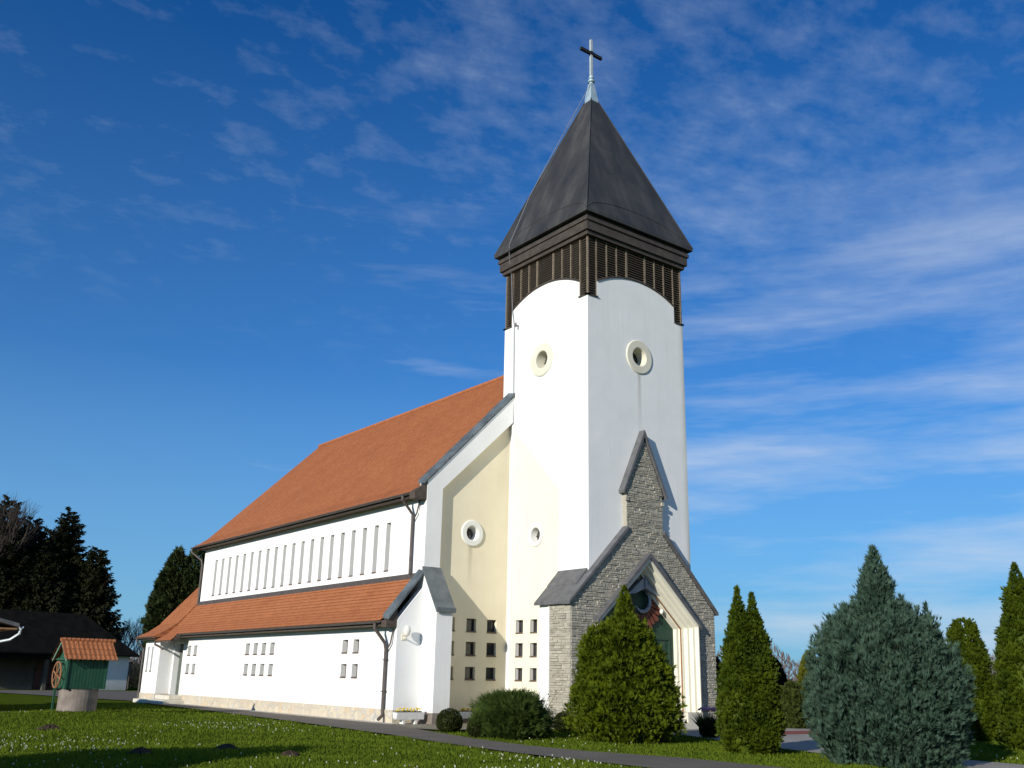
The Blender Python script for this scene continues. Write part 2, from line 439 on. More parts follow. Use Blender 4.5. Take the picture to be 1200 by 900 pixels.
# ------------------------------------------------------------------ mesh builder
class MB:
    def __init__(self):
        self.v = []
        self.f = []

    def add(self, verts, faces):
        k = len(self.v)
        self.v += [tuple(p) for p in verts]
        self.f += [tuple(i + k for i in f) for f in faces]
        return self

    def quad(self, a, b, c, d):
        return self.add([a, b, c, d], [(0, 1, 2, 3)])

    def box(self, x0, x1, y0, y1, z0, z1):
        v = [(x, y, z) for x in (x0, x1) for y in (y0, y1) for z in (z0, z1)]
        return self.add(v, [(0, 1, 3, 2), (4, 6, 7, 5), (0, 4, 5, 1), (2, 3, 7, 6), (0, 2, 6, 4), (1, 5, 7, 3)])

    def prism(self, poly, axis, a, b, back=True):
        """polygon in the two axes other than `axis`, extruded from a to b"""
        n = len(poly)

        def P(p, t):
            q = [0, 0, 0]
            o = [i for i in range(3) if i != axis]
            q[o[0]], q[o[1]], q[axis] = p[0], p[1], t
            return tuple(q)
        v = [P(p, a) for p in poly] + [P(p, b) for p in poly]
        f = [tuple(range(n))] + [(i, (i + 1) % n, n + (i + 1) % n, n + i) for i in range(n)]
        if back:
            f.append(tuple(range(2 * n - 1, n - 1, -1)))
        return self.add(v, f)

    def beam(self, p, q, wd, ht, upv=(0, 0, 1)):
        p, q = Vector(p), Vector(q)
        d = (q - p).normalized()
        s = d.cross(Vector(upv))
        if s.length < 1e-4:
            s = d.cross(Vector((1, 0, 0)))
        s.normalize()
        u = s.cross(d)
        s *= wd / 2
        u *= ht / 2
        v = [p + s + u, p - s + u, p - s - u, p + s - u, q + s + u, q - s + u, q - s - u, q + s - u]
        return self.add(v, [(3, 2, 1, 0), (4, 5, 6, 7), (0, 1, 5, 4), (1, 2, 6, 5), (2, 3, 7, 6), (3, 0, 4, 7)])

    def tube(self, pts, r, n=8, caps=True):
        pts = [Vector(p) for p in pts]
        rs = r if isinstance(r, (list, tuple)) else [r] * len(pts)
        rings = []
        pu = None
        for i, p in enumerate(pts):
            d = (pts[min(i + 1, len(pts) - 1)] - pts[max(i - 1, 0)]).normalized()
            if pu is None:
                pu = d.cross(Vector((0.31, .17, .93)))
                if pu.length < 1e-3:
                    pu = d.cross(Vector((1, 0, 0)))
            else:
                pu = pu - d * pu.dot(d)
            pu.normalize()
            q = d.cross(pu)
            rings.append([p + (pu * math.cos(2 * math.pi * k / n) + q * math.sin(2 * math.pi * k / n)) * rs[i] for k in range(n)])
        v = [x for rg in rings for x in rg]
        f = []
        for i in range(len(pts) - 1):
            for k in range(n):
                k2 = (k + 1) % n
                f.append((i * n + k, i * n + k2, (i + 1) * n + k2, (i + 1) * n + k))
        if caps:
            f.append(tuple(range(n - 1, -1, -1)))
            f.append(tuple(range((len(pts) - 1) * n, len(pts) * n)))
        return self.add(v, f)

    def lathe(self, prof, c=(0, 0, 0), n=24):
        v = []
        for r, z in prof:
            for k in range(n):
                a = 2 * math.pi * k / n
                v.append((c[0] + r * math.cos(a), c[1] + r * math.sin(a), c[2] + z))
        f = []
        for i in range(len(prof) - 1):
            for k in range(n):
                k2 = (k + 1) % n
                f.append((i * n + k, i * n + k2, (i + 1) * n + k2, (i + 1) * n + k))
        f.append(tuple(range(n - 1, -1, -1)))
        f.append(tuple(range((len(prof) - 1) * n, len(prof) * n)))
        return self.add(v, f)

    def sheet(self, o, U, In, u0, u1, z0, z1, holes=(), circles=(), skips=()):
        """wall face with rectangular openings (u0,u1,z0,z1,depth) and round ones (u,z,r,depth); reveals included"""
        o, U, In = Vector(o), Vector(U), Vector(In)
        Z = Vector((0, 0, 1))
        P = lambda u, z, d=0: o + U * u + Z * z + In * d
        us, zs = {u0, u1}, {z0, z1}
        rects = []
        for h in list(holes) + list(skips):
            us |= {h[0], h[1]}; zs |= {h[2], h[3]}
            rects.append(h[:4])
        for (u, z, r, d) in circles:
            k = r * 1.25
            us |= {u - k, u + k}; zs |= {z - k, z + k}
            rects.append((u - k, u + k, z - k, z + k))
        us, zs = sorted(us), sorted(zs)
        for i in range(len(us) - 1):
            for j in range(len(zs) - 1):
                cu, cz = (us[i] + us[i + 1]) / 2, (zs[j] + zs[j + 1]) / 2
                if any(a < cu < b and c < cz < d for a, b, c, d in rects):
                    continue
                self.quad(P(us[i], zs[j]), P(us[i + 1], zs[j]), P(us[i + 1], zs[j + 1]), P(us[i], zs[j + 1]))
        for a, b, c, d, dep in holes:
            q = [(a, c), (b, c), (b, d), (a, d)]
            for k in range(4):
                (ua, za), (ub, zb) = q[k], q[(k + 1) % 4]
                self.quad(P(ua, za), P(ub, zb), P(ub, zb, dep), P(ua, za, dep))
        N = 40
        for (u, z, r, d) in circles:
            k = r * 1.25
            for i in range(N):
                a0, a1 = 2 * math.pi * (i + .5) / N - math.pi / N, 2 * math.pi * (i + 1.5) / N - math.pi / N

                def sq(a):
                    c, s = math.cos(a), math.sin(a)
                    t = k / max(abs(c), abs(s))
                    return u + c * t, z + s * t
                def ci(a):
                    return u + r * math.cos(a), z + r * math.sin(a)
                s0, s1, c0, c1 = sq(a0), sq(a1), ci(a0), ci(a1)
                self.quad(P(*s0), P(*s1), P(*c1), P(*c0))
                self.quad(P(*c0), P(*c1), P(*c1, d), P(*c0, d))
        return self

    def build(self, name, mat, parent=None, smooth=False):
        me = bpy.data.meshes.new(name)
        me.from_pydata(self.v, [], self.f)
        me.update()
        me.materials.append(M[mat] if isinstance(mat, str) else mat)
        if smooth:
            me.polygons.foreach_set('use_smooth', [True] * len(me.polygons))
            bm = bmesh.new(); bm.from_mesh(me)
            bmesh.ops.remove_doubles(bm, verts=bm.verts, dist=1e-4)
            bm.to_mesh(me); bm.free()
        ob = bpy.data.objects.new(name, me)
        C.objects.link(ob)
        if parent:
            ob.parent = parent
        return ob


def bevel(ob, wd=.015, seg=1):
    md = ob.modifiers.new('bevel', 'BEVEL')
    md.width = wd; md.segments = seg; md.limit_method = 'ANGLE'
    return ob


def thing(name, label, cat, loc=(0, 0, 0), rz=0, group=None):
    o = bpy.data.objects.new(name, None)
    C.objects.link(o)
    o.empty_display_size = .3
    o.location = loc
    o.rotation_euler = (0, 0, rz)
    o['label'] = label; o['category'] = cat
    if group:
        o['group'] = group
    return o


def tag(o, label, cat, group=None):
    o['label'] = label; o['category'] = cat
    if group:
        o['group'] = group
    return o


def struct(o):
    o['kind'] = 'structure'
    return o


def quads_object(name, V, mat, parent=None):
    """V: (n,4,3) numpy quads -> one mesh"""
    n = V.shape[0]
    me = bpy.data.meshes.new(name)
    me.vertices.add(n * 4)
    me.vertices.foreach_set('co', V.reshape(-1).astype(np.float32))
    me.loops.add(n * 4)
    me.loops.foreach_set('vertex_index', np.arange(n * 4, dtype=np.int32))
    me.polygons.add(n)
    me.polygons.foreach_set('loop_start', np.arange(0, n * 4, 4, dtype=np.int32))
    me.polygons.foreach_set('loop_total', np.full(n, 4, dtype=np.int32))
    me.update(calc_edges=True)
    me.materials.append(M[mat])
    ob = bpy.data.objects.new(name, me)
    C.objects.link(ob)
    if parent:
        ob.parent = parent
    return ob


def children(o):
    return [c for c in bpy.data.objects if c.parent == o]


def copy_tree(o, parent=None):
    c = o.copy()
    C.objects.link(c)
    c.parent = parent
    for ch in children(o):
        copy_tree(ch, c)
    return c


# ================================================================== SETTING
g = MB()
# lawn: dense near part with gentle swells, flat sheet beyond
rngs = random.Random(3)
N = 90
xs = [-3000, -1200, -500, -220, -120] + [-70 + i * (170 / N) for i in range(N + 1)] + [140, 240, 520, 1200, 3000]
ys = [-3000, -1000, -300, -120, -60] + [-34 + i * (150 / N) for i in range(N + 1)] + [160, 260, 560, 1400, 4000]


def ground_z(x, y):
    d = max(0.0, min(1.0, (-x - 9.9 + 0.0 * y) / 4.0))
    if y > 40:
        d = 0
    rise = .165 * math.exp(-((x + 13.5) ** 2 + (y - 14.1) ** 2) / 9.0)
    return rise + d * (0.035 * math.sin(x * .9 + y * .35) + .03 * math.sin(y * .7 - x * .3 + 1.3))


nv = [(x, y, ground_z(x, y)) for y in ys for x in xs]
nf = []
L = len(xs)
for j in range(len(ys) - 1):
    for i in range(L - 1):
        nf.append((j * L + i, j * L + i + 1, (j + 1) * L + i + 1, (j + 1) * L + i))
g.add(nv, nf)
struct(g.build('lawn', 'lawn', smooth=True))


def flat(name, poly, z, mat):
    b = MB()
    b.add([(x, y, z) for x, y in poly], [tuple(range(len(poly)))])
    return struct(b.build(name, mat))


path_out = [(-6.2, 33), (-6.9, 24), (-7.4, 15), (-7.9, 8), (-8.35, 3.2), (-8.8, -1.2), (-9.35, -4.9), (-9.65, -8.2), (-9.6, -11), (-9.5, -18)]
path_in = [(-6.9, -18), (-7.0, -11), (-7.75, -8.4), (-7.85, -6.4), (-7.5, -3.6), (-6.9, -1.0), (-6.3, 1.6), (-5.75, 3.7), (-5.72, 15), (-5.72, 25.7), (-5.2, 33)]
b = MB()
pi_ = path_in[::-1]
poly = path_out + path_in
b.add([(x, y, .05) for x, y in poly], [tuple(range(len(poly)))])
struct(b.build('path', 'asphalt'))
flat('foundation_strip', [(-5.78, 3.9), (-5.2, 3.9), (-5.2, 25.6), (-5.78, 25.6)], .056, 'concrete')
flat('forecourt', [(-6.4, 1.8), (-5.9, .6), (-4.2, .2), (-1.2, .8), (-.9, 4.9), (-5.2, 4.9), (-5.7, 3.7)], .046, 'moss_paving')
flat('walkway', [(-3.4, -18), (-2.4, -11.4), (-1.5, -8.6), (.2, -4.6), (.4, -.6), (-1.0, -.6), (-1.0, -.3), (9.5, -.3), (10.5, -4.0), (5.2, -6.5), (1.5, -10), (-.5, -13), (-1.0, -18)], .03, 'paving')
flat('red_walkway_strip', [(.8, -4.75), (9.6, -5.3), (9.9, -3.9), (2.6, -2.9)], .036, 'red_paving')
flat('barn_yard', [(-30, 56), (-10, 53), (-7.6, 40), (-6.3, 32.8), (-3, 33.2), (2, 36), (9, 58), (-10, 59.5), (-34, 59)], .04, 'asphalt')

# low hills on the horizon
b = MB()
pts = []
for k in range(60):
    a = R(-25 + 140 * k / 59)
    d = 620
    h = 9 + 5 * math.sin(k * .37) + 3 * math.sin(k * .9 + 1)
    pts.append((d * math.sin(a) - 20, d * math.cos(a) - 20, h))
v = []
for x, y, h in pts:
    v += [(x, y, -1), (x * 1.08, y * 1.08, h), (x * 1.7, y * 1.7, h * 1.1), (x * 1.8, y * 1.8, -1)]
f = []
for k in range(59):
    for j in range(3):
        f.append((k * 4 + j, (k + 1) * 4 + j, (k + 1) * 4 + j + 1, k * 4 + j + 1))
b.add(v, f)
struct(b.build('hills', 'woods', smooth=True))

# ================================================================== CHURCH
WT = 5.4765
CX = WT / 2
church = thing('church', 'white church with orange tiled roofs, tall tower, dark pointed spire and stone porch', 'church')
U_left, IN_left = (0, 1, 0), (1, 0, 0)
U_front, IN_front = (1, 0, 0), (0, 1, 0)

# ---- window builders (made once, copied)
protos = {}


def window(kind, w_, h_, depth, loc, rz, label=None):
    if kind not in protos:
        fr = MB()
        t = .035
        y0, y1 = depth - .07, depth - .005
        fr.box(-w_ / 2, -w_ / 2 + t, y0, y1, 0, h_)
        fr.box(w_ / 2 - t, w_ / 2, y0, y1, 0, h_)
        fr.box(-w_ / 2 + t, w_ / 2 - t, y0, y1, h_ - t, h_)
        fr.box(-w_ / 2 + t, w_ / 2 - t, y0, y1, 0, t)
        if h_ > 1:
            for q in (.34, .67):
                fr.box(-w_ / 2 + t, w_ / 2 - t, y0 + .01, y1, h_ * q - .012, h_ * q + .012)
        o = fr.build('window', 'frame', church)
        p = MB()
        p.box(-w_ / 2 - .02, w_ / 2 + .02, depth - .03, depth + .03, -.02, h_ + .02)
        p.build('pane', 'glass', o)
        s = MB()
        s.prism([(-.035, -.035), (-.035, .008), (depth - .07, .03), (depth - .07, -.035)], 0, -w_ / 2 + .004, w_ / 2 - .004)
        s.build('sill', 'sill', o)
        protos[kind] = o
    else:
        o = copy_tree(protos[kind], church)
    o.location = loc
    o.rotation_euler = (0, 0, rz)
    if label:
        o['label'] = label
    return o


def round_window(kind, ro, ri, depth, loc, rz, mat, proud=.07):
    """annular ring proud of the wall, deep round reveal with a pane"""
    if kind not in protos:
        n = 48
        rg = MB()
        v = []
        prof = [(ro, .0), (ro, -proud + .02), (ro - .03, -proud), (ri + .04, -proud), (ri, -proud + .03), (ri - .02, depth * .45), (ri - .05, depth)]
        for r_, y in prof:
            for k in range(n):
                a = 2 * math.pi * k / n
                v.append((r_ * math.cos(a), y, r_ * math.sin(a)))
        f = []
        for i in range(len(prof) - 1):
            for k in range(n):
                k2 = (k + 1) % n
                f.append((i * n + k, i * n + k2, (i + 1) * n + k2, (i + 1) * n + k))
        rg.add(v, f)
        o = rg.build('round_window', mat, church)
        p = MB()
        p.prism([((ri + .0) * math.cos(2 * math.pi * k / 32), (ri + .0) * math.sin(2 * math.pi * k / 32)) for k in range(32)], 1, depth - .01, depth + .03)
        p.build('pane', 'glass', o)
        cr = MB()
        cr.box(-.018, .018, depth - .05, depth - .012, -ri, ri)
        cr.box(-ri, ri, depth - .05, depth - .014, -.018, .018)
        cr.build('glazing_bar', 'frame', o)
        protos[kind] = o
    else:
        o = copy_tree(protos[kind], church)
    o.location = loc
    o.rotation_euler = (0, 0, rz)
    return o


ROT_L = R(-90)

# ---- tower walls
ZA = 16.40
tw_left = [(3.84, 4.30), (2.96, 3.38)]
rows3 = [(3.37, 3.86), (2.48, 2.98), (1.59, 2.05)]
holesL = [(a, c, z0, z1, .24) for a, c in tw_left for z0, z1 in rows3]
t = MB()
t.sheet((0, 0, 0), U_left, IN_left, 0, WT, 0, ZA, holesL, [(2.85, 14.36, .40, .3), (3.11, 7.10, .30, .3)])
arc_n = 24


def arch_poly(a, c, z0, zs, zt):
    pts = [(a, z0), (c, z0)]
    ch = (c - a) / 2
    sag = zt - zs
    Rr = (ch * ch + sag * sag) / (2 * sag)
    half = math.asin(ch / Rr)
    for k in range(arc_n + 1):
        th = half - 2 * half * k / arc_n
        pts.append(((a + c) / 2 + Rr * math.sin(th), zt - Rr + Rr * math.cos(th)))
    return pts


AP = arch_poly(.5, WT - .5, ZA, 17.10, 17.70)
t.prism([(y, z) for y, z in AP], 0, 0, .2)
# back and right faces
t.sheet((0, WT, 0), U_front, (0, -1, 0), 0, WT, 0, ZA)
t.sheet((WT, 0, 0), U_left, (-1, 0, 0), 0, WT, 0, ZA)
t.prism([(y, z) for y, z in AP], 0, WT - .2, WT)
t.prism([(x, z) for x, z in AP], 1, WT - .2, WT)
t.quad((0, 0, ZA - .02), (WT, 0, ZA - .02), (WT, WT, ZA - .02), (0, WT, ZA - .02))
t.build('tower_wall', 'white_side', church)
t = MB()
t.sheet((0, 0, 0), U_front, IN_front, 0, WT, 0, ZA, [], [(2.80, 14.36, .40, .3)], [(.18, 5.30, 0, 5.3), (CX - .8, CX + .8, 5.3, 5.98)])
t.prism([(x, z) for x, z in AP], 1, 0, .2)
t.build('tower_front_wall', 'white_front', church)
# painted pale panel that carries the gable line on over the tower side
t = MB()
p = [(4.62, .42), (4.62, 11.70), (1.71, 8.75), (1.71, .42)]
hs = holesL
# pieces around openings: build as a sheet below 3.9.. and a polygon above
t.sheet((-.006, 0, 0), U_left, IN_left, 1.71, 4.62, .42, 8.75, [(a, c, z0, z1, .02) for a, c, z0, z1, _ in holesL], [(3.11, 7.10, .31, .008)])
t.prism([(1.71, 8.75), (4.62, 8.75), (4.62, 11.70)], 0, -.006, .004)
t.build('painted_panel', 'pale_cream', church)
# slim corner strip where gable meets tower
t = MB(); t.box(-.06, -.008, 4.60, 4.74, .42, 11.9); t.build('corner_strip', 'white', church)
for a, c in tw_left:
    for z0, z1 in rows3:
        window('tower_window' + str(round(c - a, 2)), c - a, z1 - z0, .22, (0, (a + c) / 2, z0), ROT_L)
round_window('tower_round', .72, .37, .42, (0, 2.85, 14.36), ROT_L, 'ring', .05)
round_window('tower_round', .72, .37, .42, (2.80, 0, 14.36), 0, 'ring', .08)
round_window('side_round', .46, .29, .26, (-.006, 3.11, 7.10), ROT_L, 'ring_white', .06)

# plinth under the tower side and stains
t = MB(); t.box(-.05, .02, 1.0, 4.9, 0, .42); t.build('tower_plinth', 'plinth', church)

# ---- belfry
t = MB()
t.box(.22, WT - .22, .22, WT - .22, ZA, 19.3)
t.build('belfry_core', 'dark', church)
edges = [0, .5, 1.07, 1.63, 2.2, WT - 2.2, WT - 1.63, WT - 1.07, WT - .5, WT]


def AP_R(u):
    ch, sag = (WT - 1.0) / 2, .60
    rr = (ch * ch + sag * sag) / (2 * sag)
    return 17.70 - rr + math.sqrt(rr * rr - (u - CX) ** 2)


def belfry_face(fn):
    """fn(u, d, z) -> point; d is depth behind the wall face"""
    posts = MB(); 
    for i in range(1, 9):
        wide = .085 if i in (4, 5) else .05
        u = edges[i]
        if i in (1, 8):
            zz = ZA + .05
        else:
            zz = AP_R(u) + .07
        posts = MB()
        a, c = fn(u - wide / 2, .01, zz), fn(u + wide / 2, .12, 19.2)
        x0, x1 = sorted((a[0], c[0])); y0, y1 = sorted((a[1], c[1]))
        posts.box(x0, x1, y0, y1, zz, 19.2)
        posts.build('louvre_post', 'post', church)
    for i in range(9):
        mb = MB()
        z = ZA + .06 if i in (0, 8) else 16.95
        gap = .034
        while z < 19.15:
            u0, u1 = edges[i] + gap, edges[i + 1] - gap
            if i == 0: u0 = .05
            if i == 8: u1 = WT - .05
            q = [fn(u0, .022, z), fn(u1, .022, z), fn(u1, .15, z + .05), fn(u0, .15, z + .05)]
            q2 = [(x, y, zz + .024) for x, y, zz in q]
            mb.add(q + q2, [(0, 1, 2, 3), (7, 6, 5, 4), (0, 4, 5, 1), (1, 5, 6, 2), (2, 6, 7, 3), (3, 7, 4, 0)])
            z += .105
        mb.build('louvre', 'louvre', church)
    # dark flashing along the arch
    fl = MB()
    arc = AP[2:]
    for (ua, za), (ub, zb) in zip(arc[:-1], arc[1:]):
        v = [fn(ua, -.05, za), fn(ub, -.05, zb), fn(ub, .1, zb + .03), fn(ua, .1, za + .03),
             fn(ua, -.05, za + .05), fn(ub, -.05, zb + .05), fn(ub, .1, zb + .10), fn(ua, .1, za + .10)]
        fl.add(v, [(0, 1, 2, 3), (7, 6, 5, 4), (0, 4, 5, 1), (2, 6, 7, 3), (1, 5, 6, 2), (0, 3, 7, 4)])
    fl.build('arch_flashing', 'fascia', church)
    for ua, ub in ((-.06, .52), (WT - .52, WT + .06)):
        fl = MB()
        a, c = fn(ua, -.06, 0), fn(ub, .1, 0)
        x0, x1 = sorted((a[0], c[0])); y0, y1 = sorted((a[1], c[1]))
        fl.box(x0, x1, y0, y1, ZA - .004, ZA + .045)
        fl.build('ledge_flashing', 'fascia', church)


belfry_face(lambda u, d, z: (d, u, z))
belfry_face(lambda u, d, z: (u, d, z))
belfry_face(lambda u, d, z: (WT - d, u, z))
belfry_face(lambda u, d, z: (u, WT - d, z))
for x in (0.005, WT - .075):
    for y in (0.005, WT - .075):
        t = MB()
        t.box(x, x + .07, y, y + .07, ZA + .05, 19.2)
        t.build('corner_post', 'post', church)

# ---- boxed eaves of the spire
t = MB()


def sqbox(mb, o, z0, z1):
    mb.box(-o, WT + o, -o, WT + o, z0, z1)


sqbox(t, .12, 19.0, 19.17)
sqbox(t, .215, 19.172, 19.56)
sqbox(t, .275, 19.562, 19.72)
t.build('eaves_box', 'fascia', church)
t = MB()
sqbox(t, .40, 19.87, 19.99)
sqbox(t, .20, 19.722, 19.868)
t.build('eaves_fascia', 'spire', church)

# ---- spire: four faces with a slightly flared foot
prof = [(CX + .40, 19.992), (CX + .372, 20.08), (2.975, 20.42), (2.302, 22.22), (1.29, 24.91), (.15, 27.95)]
t = MB()
n = 10
for i in range(len(prof) - 1):
    (h0, z0), (h1, z1) = prof[i], prof[i + 1]
    for s in range(4):
        ca, sa = [(1, 0), (0, 1), (-1, 0), (0, -1)][s]
        P = lambda h, e, z: (CX + ca * h - sa * e, CX + sa * h + ca * e, z)
        t.quad(P(h0, -h0, z0), P(h0, h0, z0), P(h1, h1, z1), P(h1, -h1, z1))
t.build('spire', 'spire', church)
spire_ob = bpy.data.objects['spire']
# raised seams: hips and curved apron line on each face
t = MB()
for s in range(4):
    ca, sa = [(1, 0), (0, 1), (-1, 0), (0, -1)][s]
    def hz_(z):
        for (h0, z0), (h1, z1) in zip(prof[:-1], prof[1:]):
            if z0 <= z <= z1:
                return h0 + (h1 - h0) * (z - z0) / (z1 - z0)
        return prof[-1][0]
    P = lambda h, e, z: (CX + ca * h - sa * e, CX + sa * h + ca * e, z)
    t.tube([P(h, h, z) for h, z in prof], .03, 6)
    arc = []
    for k in range(25):
        q = -1 + 2 * k / 24
        z = 20.05 + .80 * math.sqrt(max(0, 1 - q * q))
        h = hz_(z)
        arc.append(P(h, q * h * .99, z))
    t.tube(arc, .022, 6)
    # vertical seams on the apron
    for k in range(-5, 6):
        q = k / 6
        zt = 20.05 + .80 * math.sqrt(1 - q * q)
        e = q * (CX + .3)
        t.tube([P(hz_(20.0), e, 20.0), P(hz_(20.4), e, 20.4), P(hz_(zt), e * hz_(zt) / hz_(20.0), zt)], .010, 5)
t.build('standing_seam', 'spire', spire_ob)

# ---- finial and cross
t = MB()
prof2 = [(.27, 27.55), (.13, 28.55), (.10, 28.72)]
for i in range(2):
    (h0, z0), (h1, z1) = prof2[i], prof2[i + 1]
    for s in range(4):
        ca, sa = [(1, 0), (0, 1), (-1, 0), (0, -1)][s]
        P = lambda h, e, z: (CX + ca * h - sa * e, CX + sa * h + ca * e, z)
        t.quad(P(h0, -h0, z0), P(h0, h0, z0), P(h1, h1, z1), P(h1, -h1, z1))
t.lathe([(.10, 28.70), (.10, 28.78), (.17, 28.84), (.17, 28.90), (.09, 28.98), (.13, 29.04), (.13, 29.10), (.06, 29.2)], (CX, CX, 0), 16)
fin = t.build('finial', 'finial', spire_ob)
t = MB()
t.box(CX - .06, CX + .06, CX - .06, CX + .06, 29.15, 31.2)
crp = t.build('cross', 'cross_pole', church)
t = MB()
t.box(2.06, CX - .062, CX - .06, CX + .06, 30.36, 30.51)
t.box(CX + .062, 3.40, CX - .06, CX + .06, 30.36, 30.51)
t.box(CX - .08, CX + .08, CX - .09, CX - .062, 30.34, 30.53)
t.build('crossbar', 'cross_metal', crp)
# lightning cable
t = MB()
t.tube([(CX - .1, CX - .1, 28.7), (1.2, 3.6, 25.0), (.35, 4.25, 22.7), (-.43, 4.72, 20.15), (-.28, 4.9, 19.6), (-.05, 5.02, 18.9), (-.05, 4.9, 17.2), (-.05, 4.75, 16.4), (-.04, 4.68, 12.0)], .016, 5)
t.build('lightning_cable', 'cable', church)
t = MB()
t.tube([(0, 4.5, 16.30), (-.18, 4.46, 16.32)], .03, 6)
t.tube([(-.18, 4.46, 16.22), (-.18, 4.46, 16.42)], .04, 6)
t.build('cable_bracket', 'brown_metal', church)

# ---- nave gable front: frame, recessed cream panel, fin buttress
FY, RY = 4.68, 4.92
t = MB()
outer = [(-4.16, .42), (-4.16, 8.95), (0.0, 13.15), (0.0, 12.05), (-3.45, 8.72), (-3.45, .42)]
t.prism(outer, 1, FY, RY + .3)
t.build('gable_frame', 'white', church)
rw = [-2.95, -1.95, -.96]
holesR = [(x, x + .46, z0, z1, .22) for x in rw for z0, z1 in rows3]
t = MB()
t.sheet((0, RY, 0), U_front, IN_front, -3.45, -.0, .42, 8.3, holesR, [(-1.83, 7.17, .30, .25)])
t.add([(-3.45, RY, 8.3), (0, RY, 8.3), (0, RY, 12.2), (-3.45, RY, 8.9)], [(0, 1, 2, 3)])
t.build('recessed_wall', 'cream', church)
for x in rw:
    for z0, z1 in rows3:
        window('recess_window', .46, .48, .2, (x + .23, RY, z0), 0)
round_window('gable_round', .52, .28, .28, (-1.83, RY, 7.17), 0, 'ring_white', .07)
t = MB()
t.prism([(3.68, .42), (3.68, 4.05), (FY - .002, 5.50), (FY - .002, .42)], 0, -4.16, -3.45)
t.build('buttress', 'white', church)
t = MB()
t.prism([(3.62, 3.98), (3.62, 4.10), (FY - .004, 5.66), (FY - .004, 5.54)], 0, -4.24, -3.38)
t.prism([(3.56, 3.93), (3.56, 4.10), (3.618, 4.10), (3.618, 3.93)], 0, -4.24, -3.38)
t.build('buttress_cap', 'zinc_dark', church)
# zinc coping on the nave gable
t = MB()
for k in range(4):
    a0, a1 = k / 4, (k + 1) / 4
    xa, xb = -4.32 + 4.30 * a0, -4.32 + 4.30 * a1 + .03
    za, zb = 8.82 + 4.36 * a0, 8.82 + 4.36 * a1 + .03
    lift = .015 * (k % 2)
    v = []
    for (x, z) in ((xa, za), (xb, zb)):
        v += [(x, FY - .05, z + .10 + lift), (x, FY + .44, z + .20 + lift), (x, FY + .44, z + .05), (x, FY - .05, z + .02)]
    t.add(v, [(0, 1, 5, 4), (1, 2, 6, 5), (2, 3, 7, 6), (3, 0, 4, 7), (0, 3, 2, 1), (4, 5, 6, 7)])
t.build('gable_coping', 'zinc', church)

# ---- aisle front wall (parapet gable) and its coping
t = MB()
t.prism([(-5.2, .5), (-5.2, 3.62), (-4.162, 4.86), (-4.162, .5)], 1, FY, FY + .35)
t.build('aisle_front_wall', 'white', church)
t = MB()
for k in range(2):
    a0, a1 = k / 2, (k + 1) / 2
    xa, xb = -5.60 + 1.46 * a0, -5.60 + 1.46 * a1 + .02
    za, zb = 3.66 + 1.78 * a0, 3.66 + 1.78 * a1 + .025
    v = []
    for (x, z) in ((xa, za), (xb, zb)):
        v += [(x, FY - .06, z + .08), (x, FY + .38, z + .16), (x, FY + .38, z + .02), (x, FY - .06, z - .03)]
    t.add(v, [(0, 1, 5, 4), (1, 2, 6, 5), (2, 3, 7, 6), (3, 0, 4, 7), (0, 3, 2, 1), (4, 5, 6, 7)])
t.build('aisle_coping', 'zinc', church)
t = MB()
t.prism([(-5.66, 3.36), (-5.66, 3.60), (-5.55, 3.62), (-5.202, 4.0), (-5.202, 3.36)], 1, FY + .02, FY + .40)
t.build('eave_end_box', 'soffit', church)
t = MB()
t.prism([(-4.70, 8.22), (-4.70, 8.50), (-4.162, 8.84), (-4.162, 8.22)], 1, FY + .03, FY + .45)
t.build('nave_eave_end_box', 'soffit', church)

# ---- clerestory and aisle walls
YE = 28.35
slit_y = [26.22 - .9826 * k for k in range(20)]
holes = [(y - .17, y + .17, 5.70, 7.63, .42) for y in slit_y]
t = MB()
t.sheet((-4.13, 0, 0), U_left, IN_left, FY + .36, YE, 4.6, 8.75, holes)
t.build('clerestory_wall', 'white', church)
for y in slit_y:
    window('clerestory_window', .34, 1.93, .40, (-4.13, y, 5.70), ROT_L)
aw = [7.68, 8.58, 15.42, 16.34, 17.26, 18.18, 25.02, 25.92]
holes = [(y - .225, y + .225, z0, z1, .30) for y in aw for z0, z1 in ((2.50, 2.99), (1.58, 2.07))]
holes.append((26.85, 28.2, .46, 3.15, .35))
t = MB()
t.sheet((-5.2, 0, 0), U_left, IN_left, FY + .352, YE, .5, 3.9, holes)
t.build('aisle_wall', 'white', church)
for y in aw:
    for z0 in (2.50, 1.58):
        window('aisle_window', .45, .49, .28, (-5.2, y, z0), ROT_L)
t = MB()
t.box(-5.24, -5.1, FY - .05, 26.8, 0, .5)
t.box(-5.1, -3.44, FY - .05, FY + .1, 0, .42)
t.box(-5.1, -4.1, FY - .04, FY + .05, .42, .5)
t.build('stone_plinth', 'plinth', church)
t = MB()
t.box(-4.20, -3.42, 3.63, FY - .055, 0, .418)
t.box(-3.42, -.06, FY + .1, RY + .05, 0, .418)
t.build('buttress_plinth', 'well_stone', church)
# side door
dr = MB()
dr.box(-4.90, -4.84, 26.85, 28.2, .46, 3.15)
d = dr.build('side_door', 'door_grey', church)
dr = MB()
for y in (26.9, 27.55):
    for z0, z1 in ((.6, 1.6), (1.75, 3.0)):
        dr.box(-4.92, -4.902, y + .05, y + .55, z0, z1)
dr.build('door_panel', 'door_grey', d)
dr = MB(); dr.tube([(-4.96, 26.98, 1.45), (-4.96, 27.12, 1.45)], .018, 6); dr.build('handle', 'cross_pole', d)

